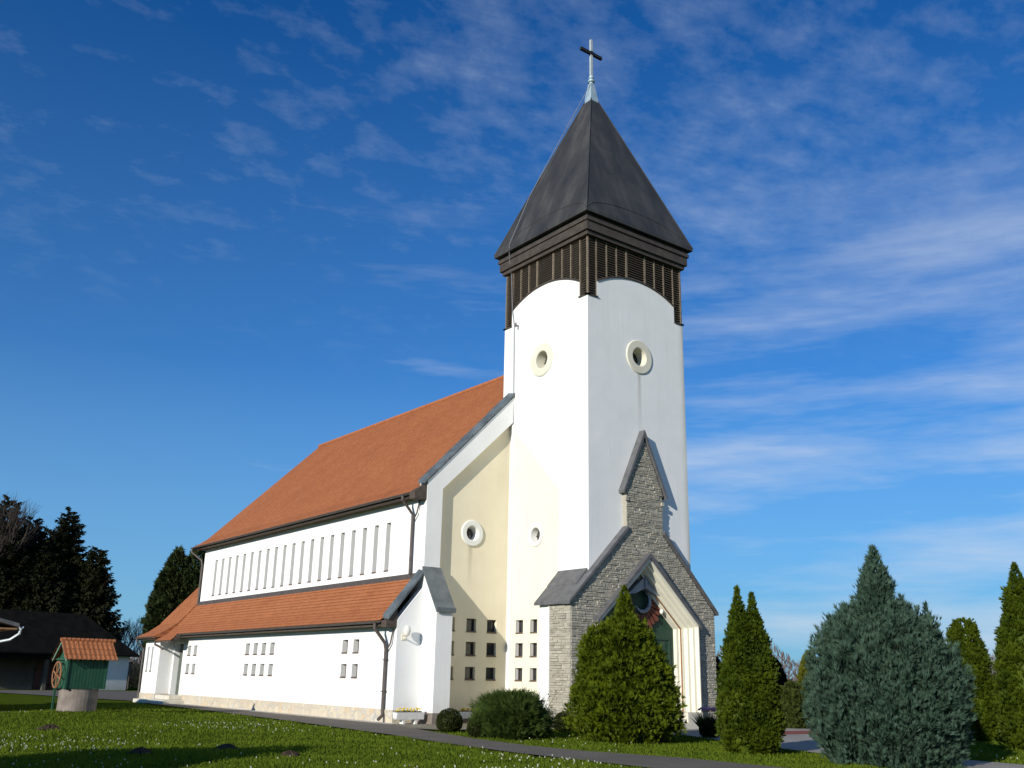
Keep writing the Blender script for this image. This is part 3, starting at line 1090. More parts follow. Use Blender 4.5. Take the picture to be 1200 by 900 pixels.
# ---- sacristy and chancel
t = MB()
t.sheet((-5.95, 0, 0), U_left, IN_left, YE + .2, 30.6, .5, 3.58, [(29.45, 29.73, 1.66, 2.96, .3), (30.15, 30.43, 1.66, 2.96, .3)])
t.prism([(-5.95, .5), (-5.95, 3.46), (-5.75, 3.5), (-5.2, 3.84), (-5.2, .5)], 1, YE, YE + .2)
t.prism([(-5.95, .5), (-5.95, 3.56), (-5.15, 4.08), (-4.15, 5.2), (CX, 12.8), (9.6, 5.2), (11.4, 3.5), (11.4, .5)], 1, 30.6, 30.85)
t.build('sacristy_wall', 'white', church)
for y in (29.59, 30.29):
    window('sacristy_window', .28, 1.30, .28, (-5.95, y, 1.66), ROT_L)
t = MB()
t.box(-5.99, -5.9, YE - .04, 30.89, 0, .5)
t.box(-5.9, -5.2, YE - .04, YE + .1, 0, .5)
t.build('sacristy_plinth', 'plinth', church)
t = MB()
t.box(-6.35, -5.21, 25.7, YE - .05, 0, .24)
t.box(-5.95, -5.21, 26.1, YE - .05, .242, .455)
t.box(-6.5, -6.0, YE - .5, 30.2, 0, .20)
bevel(t.build('entrance_steps', 'step', church), .02)
# nave back wall, right wall (closing the building)
t = MB()
t.prism([(-4.13, 4.5), (-4.13, 8.7), (CX, 15.3), (9.61, 8.7), (9.61, 4.5)], 1, YE - .25, YE)
t.sheet((9.61, 0, 0), U_left, (-1, 0, 0), FY, YE, 0, 8.7)
t.box(5.6, 9.6, FY, FY + .3, 0, 8.7)
t.prism([(5.48, 8.7), (9.6, 8.7), (5.48, 12.8)], 1, FY, FY + .3)
t.build('nave_end_wall', 'white', church)


# ---- tiled roofs (real stepped courses)
def tiled(name, pts, y0, y1, course=.17, lift=.018, yf=None):
    """pts: eave->ridge polyline in X,Z; sawtooth courses from y0 to y1"""
    mb = MB()
    for (xa, za), (xb, zb) in zip(pts[:-1], pts[1:]):
        L_ = math.hypot(xb - xa, zb - za)
        n = max(1, round(L_ / course))
        nx, nz = -(zb - za) / L_, (xb - xa) / L_
        if nz < 0:
            nx, nz = -nx, -nz
        for k in range(n):
            a, c = k / n, (k + 1) / n
            p0 = (xa + (xb - xa) * a, za + (zb - za) * a)
            p1 = (xa + (xb - xa) * c, za + (zb - za) * c)
            q0 = (p0[0] + nx * lift, p0[1] + nz * lift)
            ya0, yb0 = yf(p0[0]) if yf else (y0, y1)
            ya1, yb1 = yf(p1[0]) if yf else (y0, y1)
            mb.quad((q0[0], ya0, q0[1]), (q0[0], yb0, q0[1]), (p1[0], yb1, p1[1]), (p1[0], ya1, p1[1]))
            mb.quad((p0[0], ya0, p0[1]), (p0[0], yb0, p0[1]), (q0[0], yb0, q0[1]), (q0[0], ya0, q0[1]))
    return mb.build(name, 'tile', church)


RZ = 15.62
NE = [(-4.66, 8.50), (-4.25, 8.76), (-3.85, 9.05), (CX, RZ)]
nave_roof = tiled('nave_roof', NE, FY + .40, 28.72)
tiled('nave_roof', [(2 * CX - x, z) for x, z in NE], FY + .50, 28.72)
t = MB()
k = 5.4
while k < 28.7:
    t.tube([(CX, k, RZ + .02), (CX, min(k + .40, 28.74), RZ + .03)], [.10, .115], 10)
    k += .38
t.build('ridge_tile', 'tile', nave_roof)
# underside / soffit board and fascia
t = MB()
t.prism([(-4.62, 8.33), (-4.62, 8.46), (-4.14, 8.74), (-4.14, 8.36)], 1, FY + .455, 28.66)
t.prism([(-4.4, 8.5), (-3.8, 8.95), (CX, 15.5), (CX, 15.2), (-3.8, 8.7), (-4.13, 8.45)], 1, 28.40, 28.66)
t.build('nave_soffit', 'soffit', nave_roof)


def gutter(mb, x, z, y0, y1, r=.075):
    n = 8
    v = []
    for y in (y0, y1):
        for k in range(n + 1):
            a = math.pi + math.pi * k / n
            v.append((x + r * math.cos(a), y, z + r * math.sin(a)))
    for y in (y0, y1):
        for k in range(n + 1):
            a = math.pi + math.pi * k / n
            v.append((x + (r - .012) * math.cos(a), y, z + (r - .012) * math.sin(a) + .004))
    f = []
    m_ = n + 1
    for k in range(n):
        f.append((k, k + 1, m_ + k + 1, m_ + k))
        f.append((2 * m_ + k, 3 * m_ + k, 3 * m_ + k + 1, 2 * m_ + k + 1))
        f.append((k, 2 * m_ + k, 2 * m_ + k + 1, k + 1))
        f.append((m_ + k, m_ + k + 1, 3 * m_ + k + 1, 3 * m_ + k))
    f.append((0, m_, 3 * m_, 2 * m_)); f.append((n, 2 * m_ + n, 3 * m_ + n, m_ + n))
    mb.add(v, f)


t = MB(); gutter(t, -4.74, 8.46, FY + .42, 28.72); t.build('gutter', 'brown_metal', nave_roof)
t = MB()
t.tube([(-4.74, 5.55, 8.40), (-4.74, 5.55, 8.25), (-4.24, 5.55, 7.72), (-4.24, 5.55, 5.42)], .058, 10)
t.tube([(-4.24, 5.55, 7.45), (-4.24, 5.25, 7.75), (-4.24, 5.12, 8.1), (-4.24, 5.1, 8.4)], .03, 8)
t.build('downspout', 'brown_metal', church)
t = MB()
t.tube([(-4.74, 28.62, 8.40), (-4.74, 28.6, 8.2), (-4.26, 28.2, 7.75), (-4.22, 28.15, 7.5), (-4.22, 28.15, 5.4)], .058, 10)
t.build('downspout', 'brown_metal', church)

# aisle roof
AE = [(-5.70, 3.60), (-5.15, 4.10), (-4.15, 5.28)]
aisle_roof = tiled('aisle_roof', AE, FY + .36, 28.35, .20, .03)
t = MB()
t.box(-4.20, -4.132, FY + .5, 28.3, 5.20, 5.44)
t.build('wall_flashing', 'brown_metal', aisle_roof)
t = MB()
t.prism([(-5.66, 3.40), (-5.66, 3.55), (-5.21, 3.96), (-5.21, 3.42)], 1, FY + .405, 26.3)
t.build('aisle_soffit', 'soffit', aisle_roof)
t = MB(); gutter(t, -5.78, 3.57, FY + .35, 26.0); t.build('gutter', 'brown_metal', aisle_roof)
# lower tiled canopy over the side door
def canopy_y(x):
    q = (x + 5.70) / -.60
    return (26.6 - q * 1.0, 28.34)
CE = [(-6.30, 3.24), (-5.70, 3.615)]
tiled('door_canopy', CE, 25.6, 28.34, .15, .018, lambda x: (26.5 - .75 * (-5.70 - x) / .6, 28.34))
t = MB()
t.prism([(-6.28, 3.13), (-6.28, 3.22), (-5.68, 3.59), (-5.3, 3.59), (-5.3, 3.40), (-5.7, 3.40)], 1, 25.95, 28.30)
t.build('canopy_soffit', 'soffit', church)
t = MB()
t.tube([(-5.78, FY + .62, 3.50), (-5.78, FY + .62, 3.32), (-5.36, FY + .55, 2.82), (-5.30, FY + .55, 2.6), (-5.30, FY + .55, .42), (-5.32, FY + .5, .30), (-5.55, FY + .4, .16)], .062, 10)
t.tube([(-5.30, FY + .5, 2.55), (-5.3, FY + .25, 2.8), (-5.26, FY + .16, 3.3)], .03, 8)
for z in (2.2, 1.1):
    t.box(-5.38, -5.2, FY + .47, FY + .63, z, z + .03)
t.build('downspout', 'brown_metal', church)
t = MB(); t.tube([(-6.35, 28.1, 3.2), (-6.35, 28.1, 3.05), (-6.1, 27.95, 2.92), (-5.98, 27.8, 2.80)], .055, 8); t.build('downspout', 'brown_metal', church)
# sacristy roof
SE = [(-6.38, 3.47), (-5.75, 3.80), (-5.15, 4.23), (-4.15, 5.36), (CX, 13.0)]
sac_roof = tiled('sacristy_roof', SE, 28.36, 31.45)
tiled('sacristy_roof', [(2 * CX - x, z) for x, z in SE], 28.36, 31.45)
t = MB()
t.prism([(-6.34, 3.30), (-6.34, 3.42), (-5.9, 3.65), (-5.9, 3.36)], 1, 28.38, 31.3)
t.prism([(-6.3, 3.44), (-5.15, 4.16), (-4.15, 5.28), (CX, 12.9), (CX, 12.6), (-4.2, 5.0), (-6.2, 3.34)], 1, 31.15, 31.40)
t.build('sacristy_soffit', 'soffit', sac_roof)
t = MB()
t.prism([(-6.38, 3.38), (-6.38, 3.46), (-5.75, 3.79), (-5.15, 4.22), (-4.2, 5.30), (-4.2, 5.10), (-5.15, 3.95), (-5.75, 3.55)], 1, 28.352, 28.40)
t.build('verge_tile', 'tile', sac_roof)
t = MB(); gutter(t, -6.44, 3.44, 28.4, 31.4); t.build('gutter', 'brown_metal', sac_roof)
t = MB()
t.tube([(-6.44, 31.0, 3.38), (-6.44, 31.0, 3.25), (-6.03, 30.92, 2.85), (-6.03, 30.92, .1)], .05, 8)
t.build('downspout', 'brown_metal', church)

# wall lamp on the aisle front
t = MB()
t.box(-5.0, -4.86, FY - .03, FY, 2.92, 3.12)
t.tube([(-4.93, FY - .02, 3.0), (-4.93, FY - .22, 2.98), (-4.93, FY - .27, 3.06)], .025, 8)
lm = t.build('wall_lamp', 'ring', church)
t = MB()
t.lathe([(.05, 0), (.10, .05), (.14, .18), (.13, .28), (.08, .36), (.02, .40)], (-4.93, FY - .27, 3.05), 16)
t.build('lamp_shade', 'lamp_glass', lm, True)

# ---- stone porch
PF = -.2
t = MB()
hw = 2.60


def half(sgn):
    X = lambda d: CX + sgn * d
    o = [(X(0), 6.08), (X(0), 10.95), (X(1.06), 8.66), (X(.98), 8.66), (X(.98), 7.12), (X(3.80), 4.30), (X(3.78), 0), (X(hw), 0), (X(hw), 3.70)]
    return o


for s in (-1, 1):
    t.prism(half(s), 1, PF, .02)
# wings beside the tower
t.prism([(-1.04, 0), (-1.04, 4.32), (-.003, 5.32), (-.003, 0)], 1, .021, .95)
t.prism([(WT + 1.04, 0), (WT + 1.04, 4.32), (WT + .003, 5.32), (WT + .003, 0)], 1, .021, .95)
# corbels
for s in (-1, 1):
    x = CX + s * 1.04
    t.box(min(x, x - s * .13), max(x, x - s * .13), PF - .07, PF - .003, 8.28, 8.42)


def stone_run(mb, rng, a, b, z0, z1, put):
    u = a
    while u < b - .02:
        wd = min(rng.uniform(.12, .42), b - u)
        if b - u - wd < .08:
            wd = b - u
        d = rng.uniform(.004, .045)
        put(u + .004, u + wd - .004, z0 + .003, z1 - .003, d, rng.uniform(-.010, .010))
        u += wd


def put_front(x0, x1, z0, z1, d, k):
    y = PF - d
    v = [(x0, PF + .01, z0), (x1, PF + .01, z0), (x1, PF + .01, z1), (x0, PF + .01, z1),
         (x0 + .006, y, z0 + .006), (x1 - .006, y + k, z0 + .008), (x1 - .008, y + k, z1 - .006), (x0 + .008, y, z1 - .007)]
    st.add(v, [(4, 5, 6, 7), (0, 1, 5, 4), (1, 2, 6, 5), (2, 3, 7, 6), (3, 0, 4, 7)])


def put_side(y0, y1, z0, z1, d, k):
    x = -1.04 - d
    v = [(-1.03, y0, z0), (-1.03, y1, z0), (-1.03, y1, z1), (-1.03, y0, z1),
         (x, y0 + .006, z0 + .006), (x + k, y1 - .006, z0 + .008), (x + k, y1 - .008, z1 - .006), (x, y0 + .008, z1 - .007)]
    st.add(v, [(7, 6, 5, 4), (4, 5, 1, 0), (5, 6, 2, 1), (6, 7, 3, 2), (7, 4, 0, 3)])


def d_out(z):
    if z < 4.30: return 3.775
    if z < 7.12: return 3.80 + (.98 - 3.80) * (z - 4.30) / 2.82
    if z < 8.66: return .98
    return max(0, 1.06 * (10.95 - z) / 2.29)


def d_in(z):
    if z < 3.78: return 2.602
    return max(0, 2.602 * (6.15 - z) / 2.37)


st = t
rs = random.Random(17)
z = 0.0
while z < 10.8:
    hgt = rs.uniform(.055, .115)
    o_, i_ = min(d_out(z), d_out(z + hgt)), max(d_in(z), d_in(z + hgt))
    if z < 7.12 < z + hgt: o_ = .98
    if i_ > .02:
        stone_run(st, rs, CX - o_, CX - i_, z, z + hgt, put_front)
        stone_run(st, rs, CX + i_, CX + o_, z, z + hgt, put_front)
    elif o_ > .05:
        stone_run(st, rs, CX - o_, CX + o_, z, z + hgt, put_front)
    if z + hgt < 4.25:
        stone_run(st, rs, PF, .94, z, z + hgt, put_side)
    z += hgt
t.build('porch_wall', 'stone', church)
t = MB()
t.prism([(-.99, 0), (-.99, 4.32), (-.004, 5.28), (-.004, 0)], 1, .952, 1.62)
t.box(-1.05, -.992, .99, 1.06, .1, 4.2)
t.build('porch_side_wall', 'white_side', church)
# slate roofs of the wings
for s in (-1, 1):
    t = MB()
    X = lambda d: CX + s * d
    pl = [(X(3.92), 4.24), (X(3.92), 4.33), (X(3.3), 4.97), (X(3.3), 5.0), (X(2.745), 5.60), (X(2.745), 5.46)]
    t.prism(pl, 1, .065, 1.72)
    t.build('porch_roof', 'slate', church)
for s in (-1, 1):
    t = MB()
    X = lambda d: CX + s * d
    t.prism([(X(3.94), 4.22), (X(3.94), 4.33), (X(.985), 7.30), (X(.985), 7.14)], 1, PF - .12, .06)
    t.build('porch_coping', 'slate', church)
    t = MB()
    t.prism([(X(1.16), 8.56), (X(1.19), 8.66), (X(0), 11.22), (X(0), 10.96)], 1, PF - .12, .03)
    t.build('porch_coping', 'slate', church)

# portal: splayed, stepped and gabled
HY, DY = -.45, .42
NS = 5
profs = []
for k in range(NS + 1):
    q = k / NS
    profs.append((2.56 - .62 * q, 3.70 - .10 * q, 6.02 - .72 * q))
t = MB()


def arch_pts(pf, y):
    h, zs, za = pf
    return [(CX - h, y, .56), (CX - h, y, zs), (CX, y, za), (CX + h, y, zs), (CX + h, y, .56)]


ys_ = [HY + (DY - HY) * k / NS for k in range(NS + 1)]
ring0 = arch_pts((hw, 3.76, 6.12), HY)
ringw = arch_pts((hw, 3.76, 6.12), PF - .001)
for i in range(4):
    t.quad(ring0[i], ring0[i + 1], ringw[i + 1], ringw[i])
prev = ring0
for k in range(NS):
    inner = arch_pts(profs[k], ys_[k])
    for i in range(4):
        t.quad(prev[i], prev[i + 1], inner[i + 1], inner[i])
    nxt = arch_pts(profs[k], ys_[k + 1])
    for i in range(4):
        t.quad(inner[i], inner[i + 1], nxt[i + 1], nxt[i])
    prev = nxt
portal = t.build('portal_surround', 'portal', church)
t = MB()
pa, pb = arch_pts((profs[3][0] - .004, profs[3][1] - .003, profs[3][2] - .004), ys_[3] + .02), arch_pts((profs[3][0] - .004, profs[3][1] - .003, profs[3][2] - .004), ys_[3] + .075)
pc, pd = arch_pts((profs[3][0] - .03, profs[3][1] - .02, profs[3][2] - .035), ys_[3] + .02), arch_pts((profs[3][0] - .03, profs[3][1] - .02, profs[3][2] - .035), ys_[3] + .075)
for i in range(4):
    t.quad(pa[i], pa[i + 1], pc[i + 1], pc[i])
    t.quad(pc[i], pc[i + 1], pd[i + 1], pd[i])
    t.quad(pb[i], pb[i + 1], pd[i + 1], pd[i])
t.build('door_frame', 'wheel_wood', portal)
for s in (-1, 1):
    t = MB()
    x0, x1 = sorted((CX + s * 1.80, CX + s * 2.62))
    t.box(x0, x1, HY - .03, DY, 0, .555)
    t.build('portal_plinth', 'step', portal)
for s in (-1, 1):
    t = MB()
    X = lambda d: CX + s * d
    t.prism([(X(hw + .14), 3.64), (X(hw + .14), 3.74), (X(0), 6.34), (X(0), 6.15), (X(hw + .02), 3.765)], 1, HY - .06, PF - .002)
    t.build('portal_hood', 'slate', portal)
# door leaf wall (green boards)
dp = arch_pts(profs[-1], DY + .02)
t = MB()
t.prism([(x, z) for x, y, z in arch_pts((2.2, 3.7, 5.7), 0)], 1, DY + .004, DY + .06)
door = t.build('portal_door', 'door', church)
t = MB()
for x in (CX - 1.85, CX - .04, CX + 1.77):
    t.box(x, x + .08, DY - .035, DY, .56, 3.2)
t.box(CX - 1.85, CX + 1.85, DY - .04, DY - .002, 3.2, 3.3)
for s in (-1, 1):
    for (a, c) in ((.62, 1.55), (1.70, 3.05)):
        x0, x1 = sorted((CX + s * .22, CX + s * 1.6))
        t.box(x0, x1, DY - .02, DY - .001, a, c)
t.build('door_panel', 'door', door)
t = MB()
t.box(CX - 1.95, CX + 1.95, -1.2, DY, 0, .16)
t.box(CX - 1.78, CX + 1.78, -.4, DY, .162, .32)
t.build('porch_step', 'step', church)
# tympanum relief: grey hood, crescent and a ring of red tongues
tx, tz, ty = 2.98, 4.58, DY - .06
t = MB()
for k in range(15):
    a = R(178 + 184 * k / 14)
    a0, a1 = a - R(5.4), a + R(5.4)
    r0, r1 = .50, 1.0 + .05 * (k % 2)
    pl = [(tx + r0 * math.cos(a0), tz + r0 * math.sin(a0)), (tx + r1 * math.cos(a0 + R(1)), tz + r1 * math.sin(a0 + R(1))),
          (tx + (r1 + .06) * math.cos(a), tz + (r1 + .06) * math.sin(a)), (tx + r1 * math.cos(a1 - R(1)), tz + r1 * math.sin(a1 - R(1))), (tx + r0 * math.cos(a1), tz + r0 * math.sin(a1))]
    t.prism(pl, 1, ty - .07 - .01 * (k % 2), ty + .06)
rel = t.build('tympanum_relief', 'red_relief', church)
t = MB()
arc = [(tx + .40 * math.cos(R(-150 + 200 * k / 16)), ty - .10, tz + .02 + .40 * math.sin(R(-150 + 200 * k / 16))) for k in range(17)]
t.tube(arc, [.02 + .06 * math.sin(math.pi * k / 16) for k in range(17)], 8)
t.prism([(tx - .95, tz + .22), (tx - .80, tz + .30), (tx, tz + .95), (tx + .80, tz + .30), (tx + .95, tz + .22), (tx + .55, tz + .26), (tx, tz + .5), (tx - .55, tz + .26)], 1, ty - .30, ty + .05)
t.box(tx - .05, tx + .05, ty - .34, ty - .301, tz + .5, tz + 1.2)
t.build('relief_hood', 'grey_relief', rel)
t = MB()
t.lathe([(.02, -.1), (.06, -.07), (.08, 0), (.06, .07), (.02, .1)], (3.98, DY - .2, 4.25), 12)
t.build('portal_lamp', 'lamp_glass', church, True)

# ================================================================== VEGETATION
def rv(rng, n):
    v = rng.normal(size=(n, 3))
    return v / np.linalg.norm(v, axis=1, keepdims=True)


def norm(a):
    return a / np.maximum(np.linalg.norm(a, axis=-1, keepdims=True), 1e-9)


def diamonds(base, dirs, side, length, width):
    """elongated leaf quads"""
    mid = base + dirs * (length * .45)[:, None]
    tip = base + dirs * length[:, None]
    s = side * (width / 2)[:, None]
    return np.stack([base, mid - s, tip, mid + s], axis=1)


def lump_fn(rng, amp, kmax=7, zf=3.0):
    k = rng.integers(2, kmax, 9)
    zq = rng.uniform(.6, zf, 9)
    ph = rng.uniform(0, 6.28, 9)
    am = amp * rng.uniform(.4, 1, 9) / 2.4
    def f(th, z):
        s = 0
        for a, b_, c, d_ in zip(k, zq, ph, am):
            s = s + d_ * np.sin(a * th + c + b_ * z * 1.7) * np.cos(b_ * z * 2 + c * 2)
        return s
    return f


def crown_leaves(profile, n, fan, ln, wd, rng, lump=.08, upb=.8, outb=.6, rnd=.35, spread=.5, depth=.30, lf=None):
    pr = np.array(profile)
    zz = np.linspace(pr[0, 0], pr[-1, 0], 400)
    rr = np.interp(zz, pr[:, 0], pr[:, 1])
    cdf = np.cumsum(rr + .08); cdf /= cdf[-1]
    z = np.interp(rng.random(n), cdf, zz)
    th = rng.random(n) * 2 * math.pi
    lf = lf or lump_fn(rng, lump)
    Rz = np.interp(z, pr[:, 0], pr[:, 1]) * (1 + lf(th, z))
    r = Rz * (1 - depth * rng.random(n) ** 1.6)
    # local clumping: push tufts in and out
    out = np.stack([np.cos(th), np.sin(th), np.zeros(n)], 1)
    pos = out * r[:, None]
    pos[:, 2] = z
    upv = np.array([0, 0, 1.0])
    d0 = norm(out * outb + upv * upb + rv(rng, n) * rnd)
    side = norm(np.cross(d0, rv(rng, n)))
    allq = []
    for j in range(fan):
        a = (j - (fan - 1) / 2) * spread / max(1, (fan - 1) / 2) if fan > 1 else 0
        dj = norm(d0 * math.cos(a) + side * math.sin(a))
        sj = norm(side * math.cos(a) - d0 * math.sin(a))
        L_ = ln * rng.uniform(.6, 1.25, n) * (1 - .25 * abs(a))
        allq.append(diamonds(pos, dj, sj, L_, wd * rng.uniform(.7, 1.3, n)))
    return np.concatenate(allq), lf


def clump_leaves(profile, n, fan, ln, wd, rng, lump=.1, nclu=500, csize=.14, czs=1.2, upb=.8, outb=.6, rnd=.4, spread=.5, push=.12, inner=.0, **kw):
    """sprays gathered in tufts that sit in and out of the crown surface, with gaps between them"""
    pr = np.array(profile)
    zz = np.linspace(pr[0, 0], pr[-1, 0], 400)
    rr = np.interp(zz, pr[:, 0], pr[:, 1])
    cdf = np.cumsum(rr + .14); cdf /= cdf[-1]
    lf = lump_fn(rng, lump)
    cz = np.interp(rng.random(nclu), cdf, zz)
    cth = rng.random(nclu) * 2 * math.pi
    cr = np.interp(cz, pr[:, 0], pr[:, 1]) * (1 + lf(cth, cz)) * (1 - push * 1.6 * rng.random(nclu) ** 1.5 + push * .35)
    rc = np.interp(cz, pr[:, 0], pr[:, 1])
    cs = csize * rng.uniform(.6, 1.35, nclu) * np.clip(rc / (4 * csize), .22, 1)
    w_ = cs ** 1.3; w_ /= w_.sum()
    cr = np.maximum(cr - .5 * ln * outb - .45 * cs, cr * .25)
    ci = rng.choice(nclu, n, p=w_)
    out = np.stack([np.cos(cth), np.sin(cth), np.zeros(nclu)], 1)[ci]
    off = np.clip(rng.normal(size=(n, 3)), -1.6, 1.6) * cs[ci][:, None] * .62
    off[:, 2] *= czs
    pos = out * cr[ci][:, None] + off
    pos[:, 2] += cz[ci]
    pos[:, 2] = np.maximum(pos[:, 2], .01)
    loc = norm(off)
    lsc = np.clip(rc / (2.2 * ln), .55, 1)
    d0 = norm(out * outb + np.array([0, 0, 1.0]) * upb + loc * .55 + rv(rng, n) * rnd)
    side = norm(np.cross(d0, rv(rng, n)))
    allq = []
    for j in range(fan):
        a = (j - (fan - 1) / 2) * spread / max(1, (fan - 1) / 2) if fan > 1 else 0
        dj = norm(d0 * math.cos(a) + side * math.sin(a))
        sj = norm(side * math.cos(a) - d0 * math.sin(a))
        allq.append(diamonds(pos, dj, sj, ln * lsc[ci] * rng.uniform(.55, 1.3, n) * (1 - .25 * abs(a)), wd * rng.uniform(.7, 1.3, n)))
    return np.concatenate(allq), lf


def core_mesh(profile, lf, k=.78, nth=28, top=.86):
    pr = np.array(profile)
    mb = MB()
    zz = np.linspace(pr[0, 0], pr[0, 0] + (pr[-1, 0] - pr[0, 0]) * top, 26)
    v = []
    for z in zz:
        for i in range(nth):
            a = 2 * math.pi * i / nth
            r_ = float(np.interp(z, pr[:, 0], pr[:, 1]) * (1 + lf(np.array(a), np.array(z))) * k * (1 - .5 * max(0, (z - zz[0]) / (zz[-1] - zz[0]) - .7) / .3))
            v.append((r_ * math.cos(a), r_ * math.sin(a), float(z)))
    Q = []
    for j in range(len(zz) - 1):
        for i in range(nth):
            i2 = (i + 1) % nth
            Q.append([v[j * nth + i], v[j * nth + i2], v[(j + 1) * nth + i2], v[(j + 1) * nth + i]])
    return np.array(Q)


def conifer(name, label, cat, loc, profile, n, mat, ln=.13, wd=.035, fan=5, seed=1, lump=.08, group=None, trunk_r=.09, offs=None, core=.78, **kw):
    rng = np.random.default_rng(seed)
    t_ = thing(name, label, cat, loc, 0, group)
    Qs = []
    parts = offs or [((0, 0), profile, n)]
    for (ox, oy), pf, nn in parts:
        if 'nclu' in kw:
            q, lf = clump_leaves(pf, nn, fan, ln, wd, rng, lump, **kw)
            pb = [(z, max(.01, r_ * .93 - .28 * ln)) for z, r_ in pf]
            q2, _ = crown_leaves(pb, int(nn * kw.get('base', .5)), fan, ln, wd, rng, lump, kw.get('upb', .8), kw.get('outb', .6), kw.get('rnd', .35), kw.get('spread', .5), .22, lf=lf)
            q = np.concatenate([q, q2])
        else:
            q, lf = crown_leaves(pf, nn, fan, ln, wd, rng, lump, **kw)
        qc = core_mesh(pf, lf, core)
        for a in (q, qc):
            a = a.copy(); a[..., 0] += ox; a[..., 1] += oy
            Qs.append(a)
    quads_object('crown', np.concatenate(Qs), mat, t_)
    tr = MB()
    for (ox, oy), pf, nn in parts:
        tr.tube([(ox * .6, oy * .6, -.05), (ox, oy, pf[-1][0] * .5), (ox, oy, pf[-1][0] * .85)], [trunk_r, trunk_r * .7, .02], 8)
    tr.build('trunk', 'bark', t_)
    return t_


th_p = [(0.05, 1.05), (.25, 1.35), (.6, 1.52), (1.0, 1.50), (1.5, 1.30), (2.0, 1.14), (2.5, .98), (2.85, .82), (3.05, .64), (3.22, .42), (3.45, .30), (3.75, .21), (4.05, .12), (4.28, .02)]
conifer('thuja', 'broad yellow-green thuja in front of the stone porch, partly hiding the green door', 'tree', (-3.72, -5.7, 0), th_p, 0, 'thuja', .155, .024, 6, 11, .12,
        offs=[((0, 0), th_p, 14500), ((-.64, .48), [(1.2, .6), (2.0, .58), (2.6, .48), (3.0, .30), (3.22, .04)], 2600), ((.55, -.5), [(1.2, .65), (1.8, .5), (2.3, .28), (2.6, .05)], 1300)],
        nclu=460, csize=.15, push=.24, rnd=.5, core=.70, base=.35)
twin_p = [(0.05, .50), (.4, .60), (1.0, .60), (1.8, .50), (2.6, .36), (3.2, .23), (3.65, .11), (3.98, .02)]
twin_q = [(0.05, .45), (.4, .56), (1.0, .57), (1.8, .50), (2.5, .37), (3.0, .25), (3.45, .12), (3.85, .02)]
conifer('thuja', 'narrow dark green thuja with two pointed tops standing right of the porch', 'tree', (-3.93, -10.32, 0), None, 0, 'thuja_deep', .10, .022, 6, 12, .07,
        offs=[((-.17, .10), twin_p, 8500), ((.15, -.10), twin_q, 8000)], nclu=420, csize=.085, push=.12, upb=.9, outb=.5, rnd=.4, core=.80, trunk_r=.06)
blue_p = [(0.0, 1.22), (.4, 1.46), (.8, 1.60), (1.65, 1.63), (2.2, 1.48), (2.55, 1.32), (2.85, 1.14), (3.05, .95), (3.22, .74), (3.36, .46), (3.5, .36), (3.87, .34), (4.2, .26), (4.45, .15), (4.72, .02)]
bl = conifer('blue_conifer', 'big rounded blue-green conifer with a narrow leader, nearest tree on the right', 'tree', (-3.48, -13.78, 0), blue_p, 13000, 'blue', .155, .0115, 8, 13, .06,
             trunk_r=.14, offs=[((0, 0), blue_p, 31000), ((.52, -.28), [(2.7, .30), (3.1, .18), (3.4, .08), (3.62, .02)], 500), ((.98, -.62), [(2.2, .36), (2.7, .24), (3.1, .11), (3.45, .02)], 700)],
             nclu=1200, csize=.085, czs=2.4, push=.27, upb=1.0, outb=.45, rnd=.40, spread=.36, core=.72, base=.28)
conifer('thuja', 'medium green thuja with a blunt top behind the blue-green conifer on the right', 'tree', (8.55, -9.35, 0),
        [(.05, .62), (.5, .78), (1.2, .82), (2.0, .74), (2.9, .56), (3.4, .44), (3.65, .36), (3.80, .20), (3.86, .05)], 9500, 'thuja_deep', .12, .026, 6, 14, .05, upb=.9, outb=.5, nclu=420, csize=.10, push=.10, core=.82)
conifer('thuja', 'tall green thuja cut by the right edge of the photo', 'tree', (5.95, -12.55, 0),
        [(.05, .76), (.5, .94), (1.3, .96), (2.4, .80), (3.4, .62), (4.2, .40), (4.8, .20), (5.25, .03)], 11000, 'thuja_deep', .12, .026, 6, 15, .05, upb=.9, outb=.5, nclu=480, csize=.11, push=.11, core=.82)
conifer('thuja', 'low green thuja between the two taller ones at the right edge', 'tree', (13.0, -10.5, 0),
        [(.05, .9), (.6, 1.1), (1.6, 1.0), (2.4, .7), (2.9, .3), (3.1, .05)], 3000, 'thuja_deep', .16, .045, 5, 16, .08)
conifer('thuja', 'golden yellow-green thuja partly hidden by the big blue-green conifer', 'tree', (12.3, -.4, 0),
        [(.05, .45), (.5, .60), (1.3, .60), (2.1, .44), (2.6, .28), (3.0, .04)], 2600, 'yellow_thuja', .15, .042, 5, 17, .08)
conifer('thuja', 'dark cone shaped thuja far behind the twin topped thuja', 'tree', (26.3, 12.3, 0),
        [(.05, .75), (.6, .95), (1.4, .85), (2.2, .55), (2.8, .28), (3.1, .04)], 2600, 'spruce', .2, .06, 5, 18, .08)
conifer('thuja', 'dark slim thuja just right of the porch, in its shade', 'tree', (16.2, 8.2, 0),
        [(.05, .7), (.6, .9), (1.4, .8), (2.1, .5), (2.6, .2), (2.9, .03)], 2200, 'spruce', .17, .05, 5, 19, .08)
conifer('shrub', 'olive green loose shrub beside the walkway behind the twin topped thuja', 'shrub', (9.0, -1.9, 0),
        [(.05, .55), (.4, .75), (.9, .65), (1.4, .35), (1.7, .05)], 1600, 'hedge', .18, .045, 4, 20, .15)
conifer('shrub', 'low green rounded hedge bush beside the red paving strip', 'shrub', (12.5, -2.6, 0),
        [(.05, .9), (.3, 1.1), (.6, .95), (.85, .5), (.95, .05)], 1800, 'hedge', .13, .04, 4, 21, .1)
